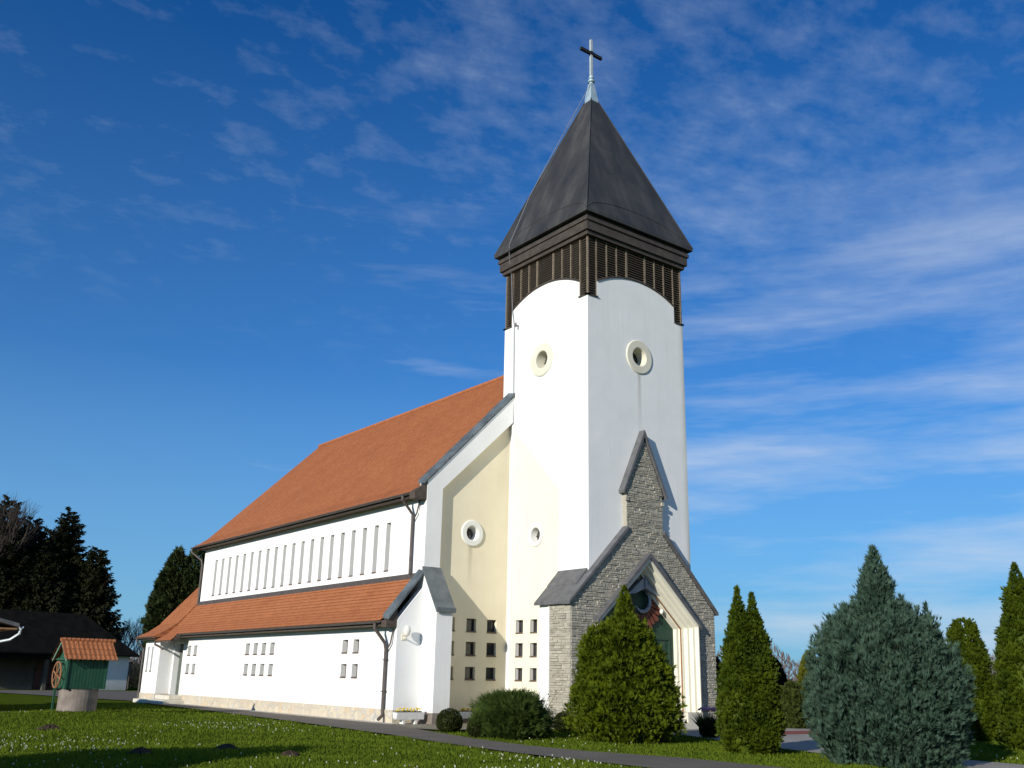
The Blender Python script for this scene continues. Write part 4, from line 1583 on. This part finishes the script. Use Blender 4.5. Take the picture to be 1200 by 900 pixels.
conifer('thuja', 'dark green cypress rising behind the roof at the far end of the church', 'tree', (-2.9, 36.4, 0),
        [(.1, .7), (2, .95), (3.4, 1.25), (4.6, 1.38), (6.0, 1.2), (7.4, .85), (8.4, .45), (9.2, .04)], 6000, 'backthuja', .38, .09, 5, 22, .16, trunk_r=.2, upb=.6, rnd=.5)
# second top of that cypress
conifer('thuja', 'second dark green cypress half hidden behind the church roof', 'tree', (-1.75, 36.0, 0),
        [(.1, 1.2), (2, 1.5), (4, 1.5), (6.2, 1.2), (7.8, .8), (8.8, .4), (9.35, .04)], 4500, 'backthuja', .38, .09, 5, 23, .16, trunk_r=.2, upb=.6, rnd=.5)

# spreading juniper
conifer('juniper', 'wide spreading dark green juniper bush in front of the church corner', 'shrub', (-5.9, -3.2, 0),
        [(0.02, .70), (.2, .94), (.5, .98), (.8, .86), (1.0, .64), (1.12, .36), (1.2, .05)], 8500, 'juniper', .24, .018, 5, 24, .2, trunk_r=.07, upb=.62, outb=.75, rnd=.5, nclu=170, csize=.17, push=.25, core=.7)
# clipped box balls
BALL = 'clipped ball bushes by the church'
for i, (x, y, r_, lab) in enumerate([(-6.15, -.35, .40, 'round clipped dark bush beside the white planter at the buttress'),
                                     (-6.75, -2.75, .32, 'small round clipped bush against the left side of the juniper'),
                                     (-2.15, -1.2, .36, 'round clipped bush half hidden by the broad yellow-green thuja'),
                                     (.25, -5.3, .33, 'round clipped bush at the walkway between porch and twin topped thuja')]):
    conifer('ball_bush', lab, 'bush', (x, y, 0), [(0.0, r_ * .45), (r_ * .35, r_ * .88), (r_ * .8, r_), (r_ * 1.25, r_ * .9), (r_ * 1.6, r_ * .58), (r_ * 1.78, r_ * .08)],
            2600, 'box', .05, .022, 4, 30 + i, .04, BALL, .03, upb=.4, outb=.9, rnd=.8, depth=.15, core=.9)


def sparse_shrub(name, label, loc, h, seed, mat, stems=9, flower=None):
    rng = random.Random(seed)
    t_ = thing(name, label, 'plant', loc)
    st = MB(); nq = []
    fl = MB()
    for k in range(stems):
        a = rng.uniform(0, 6.28); l = h * rng.uniform(.6, 1.05)
        dx, dy = math.cos(a) * l * .42, math.sin(a) * l * .42
        pts = [(math.cos(a) * .05, math.sin(a) * .05, 0), (dx * .4, dy * .4, l * .5), (dx, dy, l * .9), (dx * 1.3, dy * 1.3, l)]
        st.tube(pts, [.014, .011, .007, .004], 5)
        for j in range(16):
            q = rng.uniform(.25, 1)
            base = np.array([dx * q * 1.1, dy * q * 1.1, l * q])
            d_ = norm(np.array([[rng.uniform(-1, 1), rng.uniform(-1, 1), rng.uniform(-.2, .8)]]))
            s_ = norm(np.cross(d_, np.array([[rng.uniform(-1, 1), rng.uniform(-1, 1), rng.uniform(-1, 1)]])))
            nq.append(diamonds(base[None], d_, s_, np.array([rng.uniform(.06, .12)]), np.array([.05])))
    st.build('stem', 'bark', t_)
    quads_object('foliage', np.concatenate(nq), mat, t_)
    return t_


sparse_shrub('rose_bush', 'sparse leggy rose bush against the white wall left of the porch', (-2.4, -.2, 0), 1.25, 5, 'rose', 13)


# flower heads helper
def blossoms(mb, cx, cy, cz, wx, wy, n, r, rng):
    for _ in range(n):
        x, y = cx + rng.uniform(-wx, wx), cy + rng.uniform(-wy, wy)
        z = cz + rng.uniform(-.03, .08)
        mb.lathe([(.01, -.02), (r * .8, -.01), (r, .012), (r * .45, .03), (.004, .034)], (x, y, z), 7)


def planter(label, loc, length, rz):
    t_ = thing('flower_trough', label, 'planter', loc, rz, 'white flower troughs at the church wall')
    rng = random.Random(int(loc[0] * 100))
    h = length / 2
    b_ = MB()
    b_.prism([(-.13, .16), (-.16, .40), (-.135, .40), (-.115, .185), (.115, .185), (.135, .40), (.16, .40), (.13, .16)], 0, -h, h)
    b_.box(-h, -h + .02, -.13, .13, .17, .39); b_.box(h - .02, h, -.13, .13, .17, .39)
    b_.build('trough', 'planter', t_)
    for x in (-h * .45, h * .45):
        l_ = MB(); l_.box(x - .04, x + .04, -.11, .11, 0, .158); l_.build('leg', 'planter', t_)
    sm = MB(); sm.box(-h + .022, h - .022, -.11, .11, .30, .36); sm.build('soil', 'soil', t_)
    r2 = np.random.default_rng(4)
    n = 260
    pos = np.stack([r2.uniform(-h + .05, h - .05, n), r2.uniform(-.1, .1, n), np.full(n, .35)], 1)
    d_ = norm(np.stack([r2.normal(0, .5, n), r2.normal(0, .5, n), np.ones(n)], 1))
    quads_object('foliage', diamonds(pos, d_, norm(np.cross(d_, rv(r2, n))), r2.uniform(.06, .13, n), np.full(n, .04)), 'hedge', t_)
    fl = MB(); blossoms(fl, 0, 0, .46, h * .8, .1, 26, .035, rng); fl.build('flowers', 'yellow', t_)
    return t_


planter('white trough of yellow flowers standing in front of the lamp wall beside the buttress', (-4.95, 4.0, .046), 1.12, 0)
planter('white trough of yellow flowers in front of the cream recessed wall', (-2.2, 4.35, .046), 1.25, 0)


# pink / white flower clumps
def flower_clump(label, loc, r_, h, mat, seed, n=60):
    t_ = thing('flower_clump', label, 'flowers', loc)
    r2 = np.random.default_rng(seed)
    k = 220
    a = r2.uniform(0, 6.28, k); q = r_ * np.sqrt(r2.random(k))
    pos = np.stack([np.cos(a) * q * .5, np.sin(a) * q * .5, np.zeros(k)], 1)
    d_ = norm(np.stack([np.cos(a) * .6, np.sin(a) * .6, np.ones(k)], 1) + r2.normal(0, .25, (k, 3)))
    quads_object('foliage', diamonds(pos, d_, norm(np.cross(d_, rv(r2, k))), r2.uniform(h * .6, h * 1.1, k), np.full(k, .06)), 'hedge', t_)
    rng = random.Random(seed)
    fl = MB(); blossoms(fl, 0, 0, h, r_ * .8, r_ * .8, n, .05, rng); fl.build('flowers', mat, t_)
    return t_


flower_clump('pink flowers at the walkway edge right of the porch jamb', (2.6, -3.2, 0), .35, .75, 'pink', 3)
flower_clump('pinkish low flowers behind the red paving strip', (10.4, -3.6, 0), .5, .35, 'pink', 4)

# ---- spruces
def spruce(label, loc, h, rb, seed, mat='spruce', n_br=1000, zfrac=.03, name='spruce'):
    rng = np.random.default_rng(seed)
    t_ = thing(name, label, 'tree', loc, 0, 'dark spruces behind the barn')
    tr = MB(); tr.tube([(0, 0, -.1), (0, 0, h * .5), (0, 0, h * .94)], [rb * .055, rb * .035, .02], 8)
    tr.build('trunk', 'bark', t_)
    Q = []
    for i in range(n_br):
        z = h * (zfrac + (1 - zfrac) * (1 - math.sqrt(1 - (i + .5) / n_br * .998)))
        Lb = rb * (1 - z / h) ** .85 * rng.uniform(.65, 1.12) + .12
        a = i * 2.39996 + rng.uniform(-.3, .3)
        k = 18
        s = np.linspace(.18, 1, k) + rng.uniform(-.02, .02, k)
        pit = rng.uniform(-.22, .30) + .35 * (z / h)
        droop = .34 * Lb * s ** 1.2 - .26 * Lb * s ** 3 - math.tan(pit) * Lb * s
        bx = np.stack([np.cos(a) * Lb * s, np.sin(a) * Lb * s, z - droop], 1)
        out = np.array([math.cos(a), math.sin(a), 0]); sd = np.array([-math.sin(a), math.cos(a), 0])
        for sg in (-1, 1, 0):
            d_ = norm(out * .7 + sd * sg * rng.uniform(.5, 1.0, (k, 1)) + np.array([0, 0, 1]) * rng.uniform(-1.0, .25, (k, 1)))
            sidev = norm(np.cross(d_, np.array([0, 0, 1.0]) + rng.normal(0, .5, (k, 3))))
            ln_ = (.10 + .30 * Lb * (1.05 - s) ** .7) * rng.uniform(.7, 1.2, k)
            ln_ = np.maximum(ln_ * 1.3, .42)
            Q.append(diamonds(bx, d_, sidev, ln_, ln_ * .36))
    rng2 = np.random.default_rng(seed + 100)
    Q.append(core_mesh([(h * .03, rb * .9), (h * .5, rb * .46), (h * .95, .05)], lump_fn(rng2, .15), .62))
    quads_object('crown', np.concatenate(Q), mat, t_)
    return t_


spruce('tallest dark spruce, its pointed top highest in the group behind the barn', (-1.1, 74.7, 0), 17.5, 5.4, 41)
spruce('dark spruce with ragged branches at the right of the group behind the barn', (1.0, 71.0, 0), 13.4, 4.4, 42)
spruce('broad dark spruce at the left edge of the photo behind the barn', (-6.3, 76.5, 0), 18.2, 6.2, 43)
spruce('dark spruce half hidden between the tall one and the left edge', (-3.6, 78.5, 0), 16.8, 5.4, 44)
spruce('low dense dark spruce close behind the barn roof', (-3.4, 71.2, 0), 12.6, 5.8, 45)


spruce('slim dark spruce filling the gap left of the tallest one', (-2.4, 77.0, 0), 15.6, 4.8, 46)
spruce('wide dark spruce in front of the left edge group, low over the barn roof', (-6.6, 72.5, 0), 15.2, 5.6, 47)
spruce('dark spruce between the tallest one and the right hand one, lower than both', (.1, 73.2, 0), 12.4, 4.2, 48)

# ---- bare trees
def bare_tree(label, loc, h, seed, mat, levels=5, spread=.5, group=None, name='bare_tree', r0=None, stems=1):
    rng = random.Random(seed)
    t_ = thing(name, label, 'tree', loc, 0, group)
    tr, tw = MB(), MB()
    def grow(p, d, l, r_, lev):
        bend = Vector((rng.uniform(-.15, .15), rng.uniform(-.15, .15), rng.uniform(-.02, .12)))
        q = p + d * l * .5
        d2 = (d + bend).normalized()
        e = q + d2 * l * .5
        mb = tr if lev >= levels - 1 else tw
        mb.tube([p, q, e], [r_, r_ * .8, r_ * .62], 5 if lev > 2 else 3, False)
        if lev == 0:
            return
        nb = rng.choice((3, 3, 4))
        for k in range(nb):
            ax = Vector((rng.gauss(0, 1), rng.gauss(0, 1), rng.gauss(0, .6)))
            nd = (d2 + ax * spread * rng.uniform(.5, 1)).normalized()
            nd = (nd + Vector((0, 0, .18))).normalized()
            st = e if k < 2 else p + (e - p) * rng.uniform(.4, .9)
            grow(st, nd, l * rng.uniform(.62, .86), r_ * rng.uniform(.5, .68), lev - 1)
    for s_ in range(stems):
        d = Vector((rng.uniform(-.3, .3), rng.uniform(-.3, .3), 1)).normalized() if stems > 1 else Vector((0, 0, 1))
        grow(Vector((rng.uniform(-.3, .3) * (stems > 1), rng.uniform(-.3, .3) * (stems > 1), 0)), d, h * .27, r0 or h * .016, levels)
    tr.build('trunk', 'bark', t_)
    tw.build('crown', mat, t_)
    return t_


bare_tree('tall bare tree with fine dark twigs at the upper left edge', (-8.6, 73.0, 0), 18.5, 7, 'dark_twig', 6)
bare_tree('bare brown tree right of the dark spruces, left of the church roof', (6.2, 79.5, 0), 8.2, 8, 'twig', 5, .42, stems=4)
bare_tree('bare brown tree close beside the far church corner', (9.2, 78.0, 0), 7.2, 9, 'twig', 5, .42, stems=4)
bare_tree('smaller bare bush beside the barn corner', (4.6, 77.0, 0), 5.0, 10, 'twig', 5, .42, stems=4)

# maize patch (dry) between barn and church
r2 = np.random.default_rng(9)
n = 2600
pos = np.stack([r2.uniform(3.8, 9.5, n), r2.uniform(66, 72, n), r2.uniform(.1, 2.0, n)], 1)
d_ = norm(np.stack([r2.normal(0, .6, n), r2.normal(0, .6, n), r2.uniform(.2, 1, n)], 1))
o = quads_object('dry_maize', diamonds(pos, d_, norm(np.cross(d_, rv(r2, n))), r2.uniform(.4, .9, n), r2.uniform(.05, .12, n)), 'maize')
o['kind'] = 'stuff'; tag(o, 'patch of dry straw coloured maize beyond the barn corner', 'maize')

# far woods along the horizon
r2 = np.random.default_rng(10)
n = 26000
a = np.radians(r2.uniform(-12, 100, n))
dd = r2.uniform(300, 380, n)
hmax = 9.5 + 2.5 * np.sin(a * 23) + 1.8 * np.sin(a * 57 + 1) + 1.2 * np.sin(a * 140)
hmax = hmax * np.where(a > R(30), 1.0, .8)
pos = np.stack([dd * np.sin(a) - 24, dd * np.cos(a) - 26, hmax * r2.random(n) ** .7 * .9], 1)
d_ = norm(np.stack([r2.normal(0, .35, n), r2.normal(0, .35, n), np.ones(n)], 1))
o = quads_object('far_woods', diamonds(pos, d_, norm(np.cross(d_, rv(r2, n))), r2.uniform(1.2, 3.2, n), r2.uniform(.15, .7, n)), 'woods')
o['kind'] = 'stuff'; tag(o, 'far off leafless brown woods along the horizon', 'woods')

# ---- gravestones in the distance
GR = 'white gravestones beyond the walkway'
specs = [(36.0, 18.2, .75, 1.35, 'white arched gravestone, tallest of those seen past the twin topped thuja'),
         (37.2, 17.6, .6, 1.0, 'lower white gravestone to the right of the tallest one'),
         (35.2, 19.6, .5, .8, 'small white gravestone left of the tallest one')]
for i, (x, y, w_, h_, lab) in enumerate(specs):
    gs = thing('gravestone', lab, 'gravestone', (x, y, 0), R(-40), GR)
    s = MB()
    pl = [(-w_ / 2, .25), (w_ / 2, .25), (w_ / 2, h_ * .8)] + [(w_ / 2 * math.cos(R(a_)), h_ * .8 + w_ * .3 * math.sin(R(a_))) for a_ in range(20, 180, 20)] + [(-w_ / 2, h_ * .8)]
    s.prism(pl, 1, -.09, .09)
    s.build('headstone', 'gravestone', gs)
    s = MB(); s.box(-w_ * .65, w_ * .65, -.2, .2, 0, .248); s.build('base', 'concrete', gs)
flower_clump('yellow flowers in front of the distant white gravestones', (35.6, 17.6, 0), .5, .4, 'yellow', 12)
flower_clump('white flowers on the grave beside the tallest gravestone', (34.8, 18.2, 0), .5, .8, 'clover', 13, 90)

# ================================================================== WELL
wl = thing('well', 'roofed draw well with green board box and wooden wheel on the lawn', 'well', (-13.51, 14.1, .15), R(4))
wl.scale = (.9, .9, .9)
t = MB()
t.lathe([(.78, 0), (.78, .84), (.80, .88), (.60, .88), (.60, .2)], (0, 0, 0), 32)
t.build('well_ring', 'well_stone', wl, False)
t = MB()
for k in range(12):
    x = -.80 + k * .135
    t.box(x, x + .123, -.62, -.59, .90, 2.10)
    t.box(x, x + .123, .59, .62, .90, 2.10)
for k in range(9):
    y = -.588 + k * .131
    t.box(-.80, -.772, y, y + .125, .90, 2.10)
    t.box(.79, .815, y, y + .125, .90, 2.10)
t.box(-.77, .785, -.585, .585, .92, 2.08)
t.build('board_box', 'well_green', wl)
t = MB()
for x in (-.83, .77):
    for y in (-.66, .58):
        t.box(x, x + .08, y, y + .08, .0 if (x < 0 and y > 0) else .89, 2.16)
t.box(-.90, -.86, -.66, .66, 2.04, 2.12)
t.build('corner_post', 'well_green', wl)
t = MB()
for s in (-1, 1):
    pl = [(s * .88, 2.06), (0, 2.82), (0, 2.74), (s * .88, 1.98)]
    t.prism([(y, z) for y, z in pl], 0, -1.0, -.95)
    t.prism([(y, z) for y, z in pl], 0, 1.08, 1.12)
t.build('barge_board', 'well_trim', wl)
t = MB()
t.prism([(-.58, 2.10), (.58, 2.10), (0, 2.66)], 0, -.80, -.76)
t.build('gable_board', 'well_green', wl)
t = MB()
# rolled tiles: corrugated courses
for s in (-1, 1):
    for c in range(4):
        a0, a1 = c / 4, (c + 1) / 4 + .02
        for k in range(44):
            x0, x1 = -1.05 + k * .0495, -1.05 + (k + 1) * .0495
            def P(x, a, l):
                y = s * (.92 - .92 * a); z = 2.08 + .80 * a
                h = .014 * math.sin((x + 1.05) / .198 * 2 * math.pi)
                return (x, y, z + h + l)
            t.quad(P(x0, a0, .035), P(x1, a0, .035), P(x1, a1, .0), P(x0, a1, .0))
            t.quad(P(x0, a0, -.0), P(x1, a0, -.0), P(x1, a0, .035), P(x0, a0, .035))
k = -1.05
while k < 1.1:
    t.tube([(k, 0, 2.885), (k + .2, 0, 2.895)], [.07, .085], 8); k += .19
t.build('tiled_roof', 'tile_small', wl)
t = MB()
ring = [(-1.0, .52 * math.cos(2 * math.pi * k / 28), 1.45 + .52 * math.sin(2 * math.pi * k / 28)) for k in range(29)]
t.tube(ring, .035, 6, False)
for k in range(6):
    a = 2 * math.pi * k / 6 + .3
    t.beam((-1.0, .06 * math.cos(a), 1.45 + .06 * math.sin(a)), (-1.0, .5 * math.cos(a), 1.45 + .5 * math.sin(a)), .05, .05, (1, 0, 0))
t.tube([(-1.06, 0, 1.45), (-.80, 0, 1.45)], .07, 10)
t.build('wheel', 'wheel_wood', wl)

# ================================================================== BARN
bn = thing('barn', 'dark roofed low barn with deep shaded porch and a pale end wall', 'barn', (3.24, 64.3, 0), R(14))
# local x from -13 (left) to 0 (right end); y inward
t = MB()
t.box(-2.9, 0, 0, 6.5, 0, 2.95)
t.build('white_wall', 'barn_wall', bn)
t = MB()
t.box(-17, -2.903, 2.6, 6.5, 0, 2.95)
t.build('porch_wall', 'barn_shade', bn)
t = MB()
for x in (-16.5, -11.5, -7.3):
    t.box(x - .16, x + .16, .1, .42, 0, 2.4)
t.build('porch_post', 'barn_shade', bn)
t = MB()
t.box(-17, -2.904, .08, .45, 2.42, 2.9)
t.build('porch_beam', 'barn_roof', bn)
t = MB()
t.box(-7.0, -5.4, 2.52, 2.597, 0, 2.1)
t.build('barn_door', 'barn_door', bn)
t = MB()
e = 2.95
v = [(-17.6, -.6, e), (.6, -.6, e), (.6, 7.1, e), (-17.6, 7.1, e), (-14.2, 3.25, 6.4), (-3.0, 3.25, 6.4),
     (-17.6, -.6, e - .12), (.6, -.6, e - .12), (.6, 7.1, e - .12), (-17.6, 7.1, e - .12)]
t.add(v, [(0, 1, 5, 4), (1, 2, 5), (2, 3, 4, 5), (3, 0, 4), (6, 7, 1, 0), (7, 8, 2, 1), (8, 9, 3, 2), (9, 6, 0, 3), (9, 8, 7, 6)])
t.build('roof', 'barn_roof', bn)
t = MB()
t.tube([(.64, -.66, 2.85), (.64, -.66, 2.70), (.15, -.1, 2.35), (.10, -.08, 2.2), (.10, -.08, .1)], .05, 6)
t.build('downspout', 'brown_metal', bn)

# ================================================================== HOUSE at the left edge
hs = thing('house', 'house corner at the left edge with a dark roof, brown soffit and pale gutter', 'house', (-15.40, 17.45, .22), R(0))
t = MB()
t.box(-4.4, -1.1, -.2, 7.5, -.45, 3.0)
t.build('wall', 'barn_wall', hs)
t = MB()
v = [(-5.3, -1.0, 3.0), (-.1, -1.0, 3.0), (-.1, 8.3, 3.0), (-5.3, 8.3, 3.0), (-2.7, -1.0, 3.62), (-2.7, 8.3, 3.62)]
th = .14
v2 = [(x, y, z + th) for x, y, z in v]
t.add(v + v2, [(1, 2, 5, 4), (0, 4, 5, 3), (7, 10, 11, 8), (6, 9, 11, 10), (1, 7, 8, 2), (0, 3, 9, 6), (1, 4, 10, 7), (4, 0, 6, 10), (2, 8, 11, 5), (5, 11, 9, 3)])
t.build('roof', 'slate', hs)
t = MB(); t.box(-1.09, -.16, -.98, 8.2, 2.90, 2.96); t.build('soffit', 'house_wood', hs)
t = MB()
gutter(t, -.02, 3.02, -1.05, 8.3, .08)
t.tube([(-.02, -.9, 2.95), (-.04, -.9, 2.75), (-.30, -.7, 2.52), (-.95, -.35, 2.35), (-1.03, -.3, 2.2), (-1.03, -.3, -.35)], .05, 8)
t.build('gutter', 'gutter_white', hs)
t = MB(); t.tube([(-2.6, .2, 3.9), (-1.2, .0, 4.15)], .015, 5); t.build('aerial', 'gutter_white', hs)

# ---- trees outside the picture on the left whose shade falls across the lawn
conifer('garden_tree', 'leafy tree left of the lawn, outside the photo, shading its near corner', 'tree', (-31.4, -11.2, 0),
        [(1.2, .6), (2.0, 1.9), (3.2, 2.4), (4.6, 2.0), (5.6, 1.1), (6.2, .1)], 2500, 'hedge', .35, .16, 4, 50, .2, trunk_r=.16)

# ================================================================== LAWN DETAILS
for i, (x, y, r_, lab) in enumerate([(-16.6, 4.6, .34, 'dark molehill near the left edge of the lawn'),
                                     (-15.0, -4.6, .26, 'dark molehill in the middle of the sunny foreground lawn'),
                                     (-14.6, -7.0, .22, 'small molehill right of the middle one, nearest the bottom edge'),
                                     (-17.2, -5.6, .24, 'molehill in the shaded bottom left corner')]):
    rng = random.Random(60 + i)
    mh = MB()
    n = 20
    pr = [(1.0, 0), (.85, .12), (.6, .28), (.3, .38), (.05, .42)]
    v = []
    for q, z in pr:
        for k in range(n):
            a_ = 2 * math.pi * k / n
            rr = r_ * q * (1 + rng.uniform(-.18, .18))
            v.append((rr * math.cos(a_), rr * math.sin(a_), max(-.02, r_ * z * (1 + rng.uniform(-.25, .25)))))
    f = [(j * n + k, j * n + (k + 1) % n, (j + 1) * n + (k + 1) % n, (j + 1) * n + k) for j in range(len(pr) - 1) for k in range(n)]
    f.append(tuple(range((len(pr) - 1) * n, len(pr) * n)))
    mh.add(v, f)
    o = mh.build('molehill', 'soil')
    o.location = (x, y, ground_z(x, y) + .02)
    tag(o, lab, 'molehill', 'molehills on the lawn')

# grass blades over the visible lawn, denser near the camera
rg = np.random.default_rng(77)
po = np.array(path_out)


def on_lawn(x, y):
    """lawn left of the path, or the strip between path and walkway"""
    xo = np.interp(y, po[::-1, 1], po[::-1, 0])
    jit = .07 * np.sin(y * 7.1) + .05 * np.sin(y * 17.3 + 1)
    left = x < xo + .05 + jit
    pin = np.array(path_in)
    xi = np.interp(y, pin[:9, 1], pin[:9, 0])
    strip_r = np.interp(y, [-18, -11.4, -8.6, -4.6, -.6], [-3.4, -2.4, -1.5, .2, .4])
    strip = (x > xi - .04 + jit) & (x < strip_r + .04 + jit) & (y < .1)
    far = (y > 33)
    right = (x > np.interp(y, [-18, -13, -10, -6.5], [-1.0, -.5, 1.5, 5.2]) + .05 + jit) & (y < -6.5) & (y > -18)
    return (left | strip | right) & ~far


cx_, cy_ = -23.959, -26.644
n = 900000
dist = 11.5 / (1 - rg.random(n) * .78)          # more blades close by
az = np.radians(rg.uniform(37.2 - 31, 37.2 + 31, n))
x = cx_ + dist * np.sin(az); y = cy_ + dist * np.cos(az)
k = on_lawn(x, y)
x, y, dist = x[k], y[k], dist[k]
x, y, dist = x[:300000], y[:300000], dist[:300000]
n = len(x)
gz = np.array([ground_z(a_, b_) for a_, b_ in zip(x.tolist(), y.tolist())])
pos = np.stack([x, y, gz - .005], 1)
d_ = norm(np.stack([rg.normal(0, .45, n), rg.normal(0, .45, n), np.ones(n)], 1))
sd = norm(np.cross(d_, rv(rg, n)))
tuft = .6 + .7 * (np.sin(x * 1.9 + 1.3 * np.sin(y * 1.1)) * np.sin(y * 2.3 + x * .6) * .5 + .5)
hgt = rg.uniform(.035, .085, n) * tuft * (1 + .012 * (dist - 12))
o = quads_object('grass', diamonds(pos, d_, sd, hgt, rg.uniform(.010, .018, n) * (1 + .03 * (dist - 12))), 'grass')
o['kind'] = 'stuff'; tag(o, 'short green lawn grass in front of the church', 'grass')

# white clover heads / daisies in drifts
n = 60000
dist = 12 / (1 - rg.random(n) * .72)
az = np.radians(rg.uniform(37.2 - 30, 37.2 + 30, n))
x = cx_ + dist * np.sin(az); y = cy_ + dist * np.cos(az)
drift = np.sin(x * .55 + 1.7 * np.sin(y * .31)) + np.sin(y * .47 - x * .35 + 2) + .7 * np.sin(x * 1.7 + y * 1.3)
k = on_lawn(x, y) & (drift + rg.normal(0, 1.2, n) - 1.2 * (x > np.interp(y, po[::-1, 1], po[::-1, 0])) > 2.6)
x, y = x[k][:1200], y[k][:1200]
fl = []
for a_, b_ in zip(x, y):
    r_ = rg.uniform(.006, .012); z = ground_z(a_, b_) + rg.uniform(.04, .09)
    fl.append([(a_ - r_, b_, z), (a_, b_ - r_, z + .008), (a_ + r_, b_, z), (a_, b_ + r_, z + .008)])
    fl.append([(a_ - r_ * .7, b_ - r_ * .7, z - .012), (a_ + r_ * .7, b_ + r_ * .7, z - .012), (a_ + r_ * .7, b_ + r_ * .7, z + .016), (a_ - r_ * .7, b_ - r_ * .7, z + .016)])
    fl.append([(a_ - r_ * .7, b_ + r_ * .7, z - .012), (a_ + r_ * .7, b_ - r_ * .7, z - .012), (a_ + r_ * .7, b_ - r_ * .7, z + .016), (a_ - r_ * .7, b_ + r_ * .7, z + .016)])
o = quads_object('clover_flowers', np.array(fl), 'clover')
o['kind'] = 'stuff'; tag(o, 'small white clover and daisy heads dotted over the lawn', 'flowers')
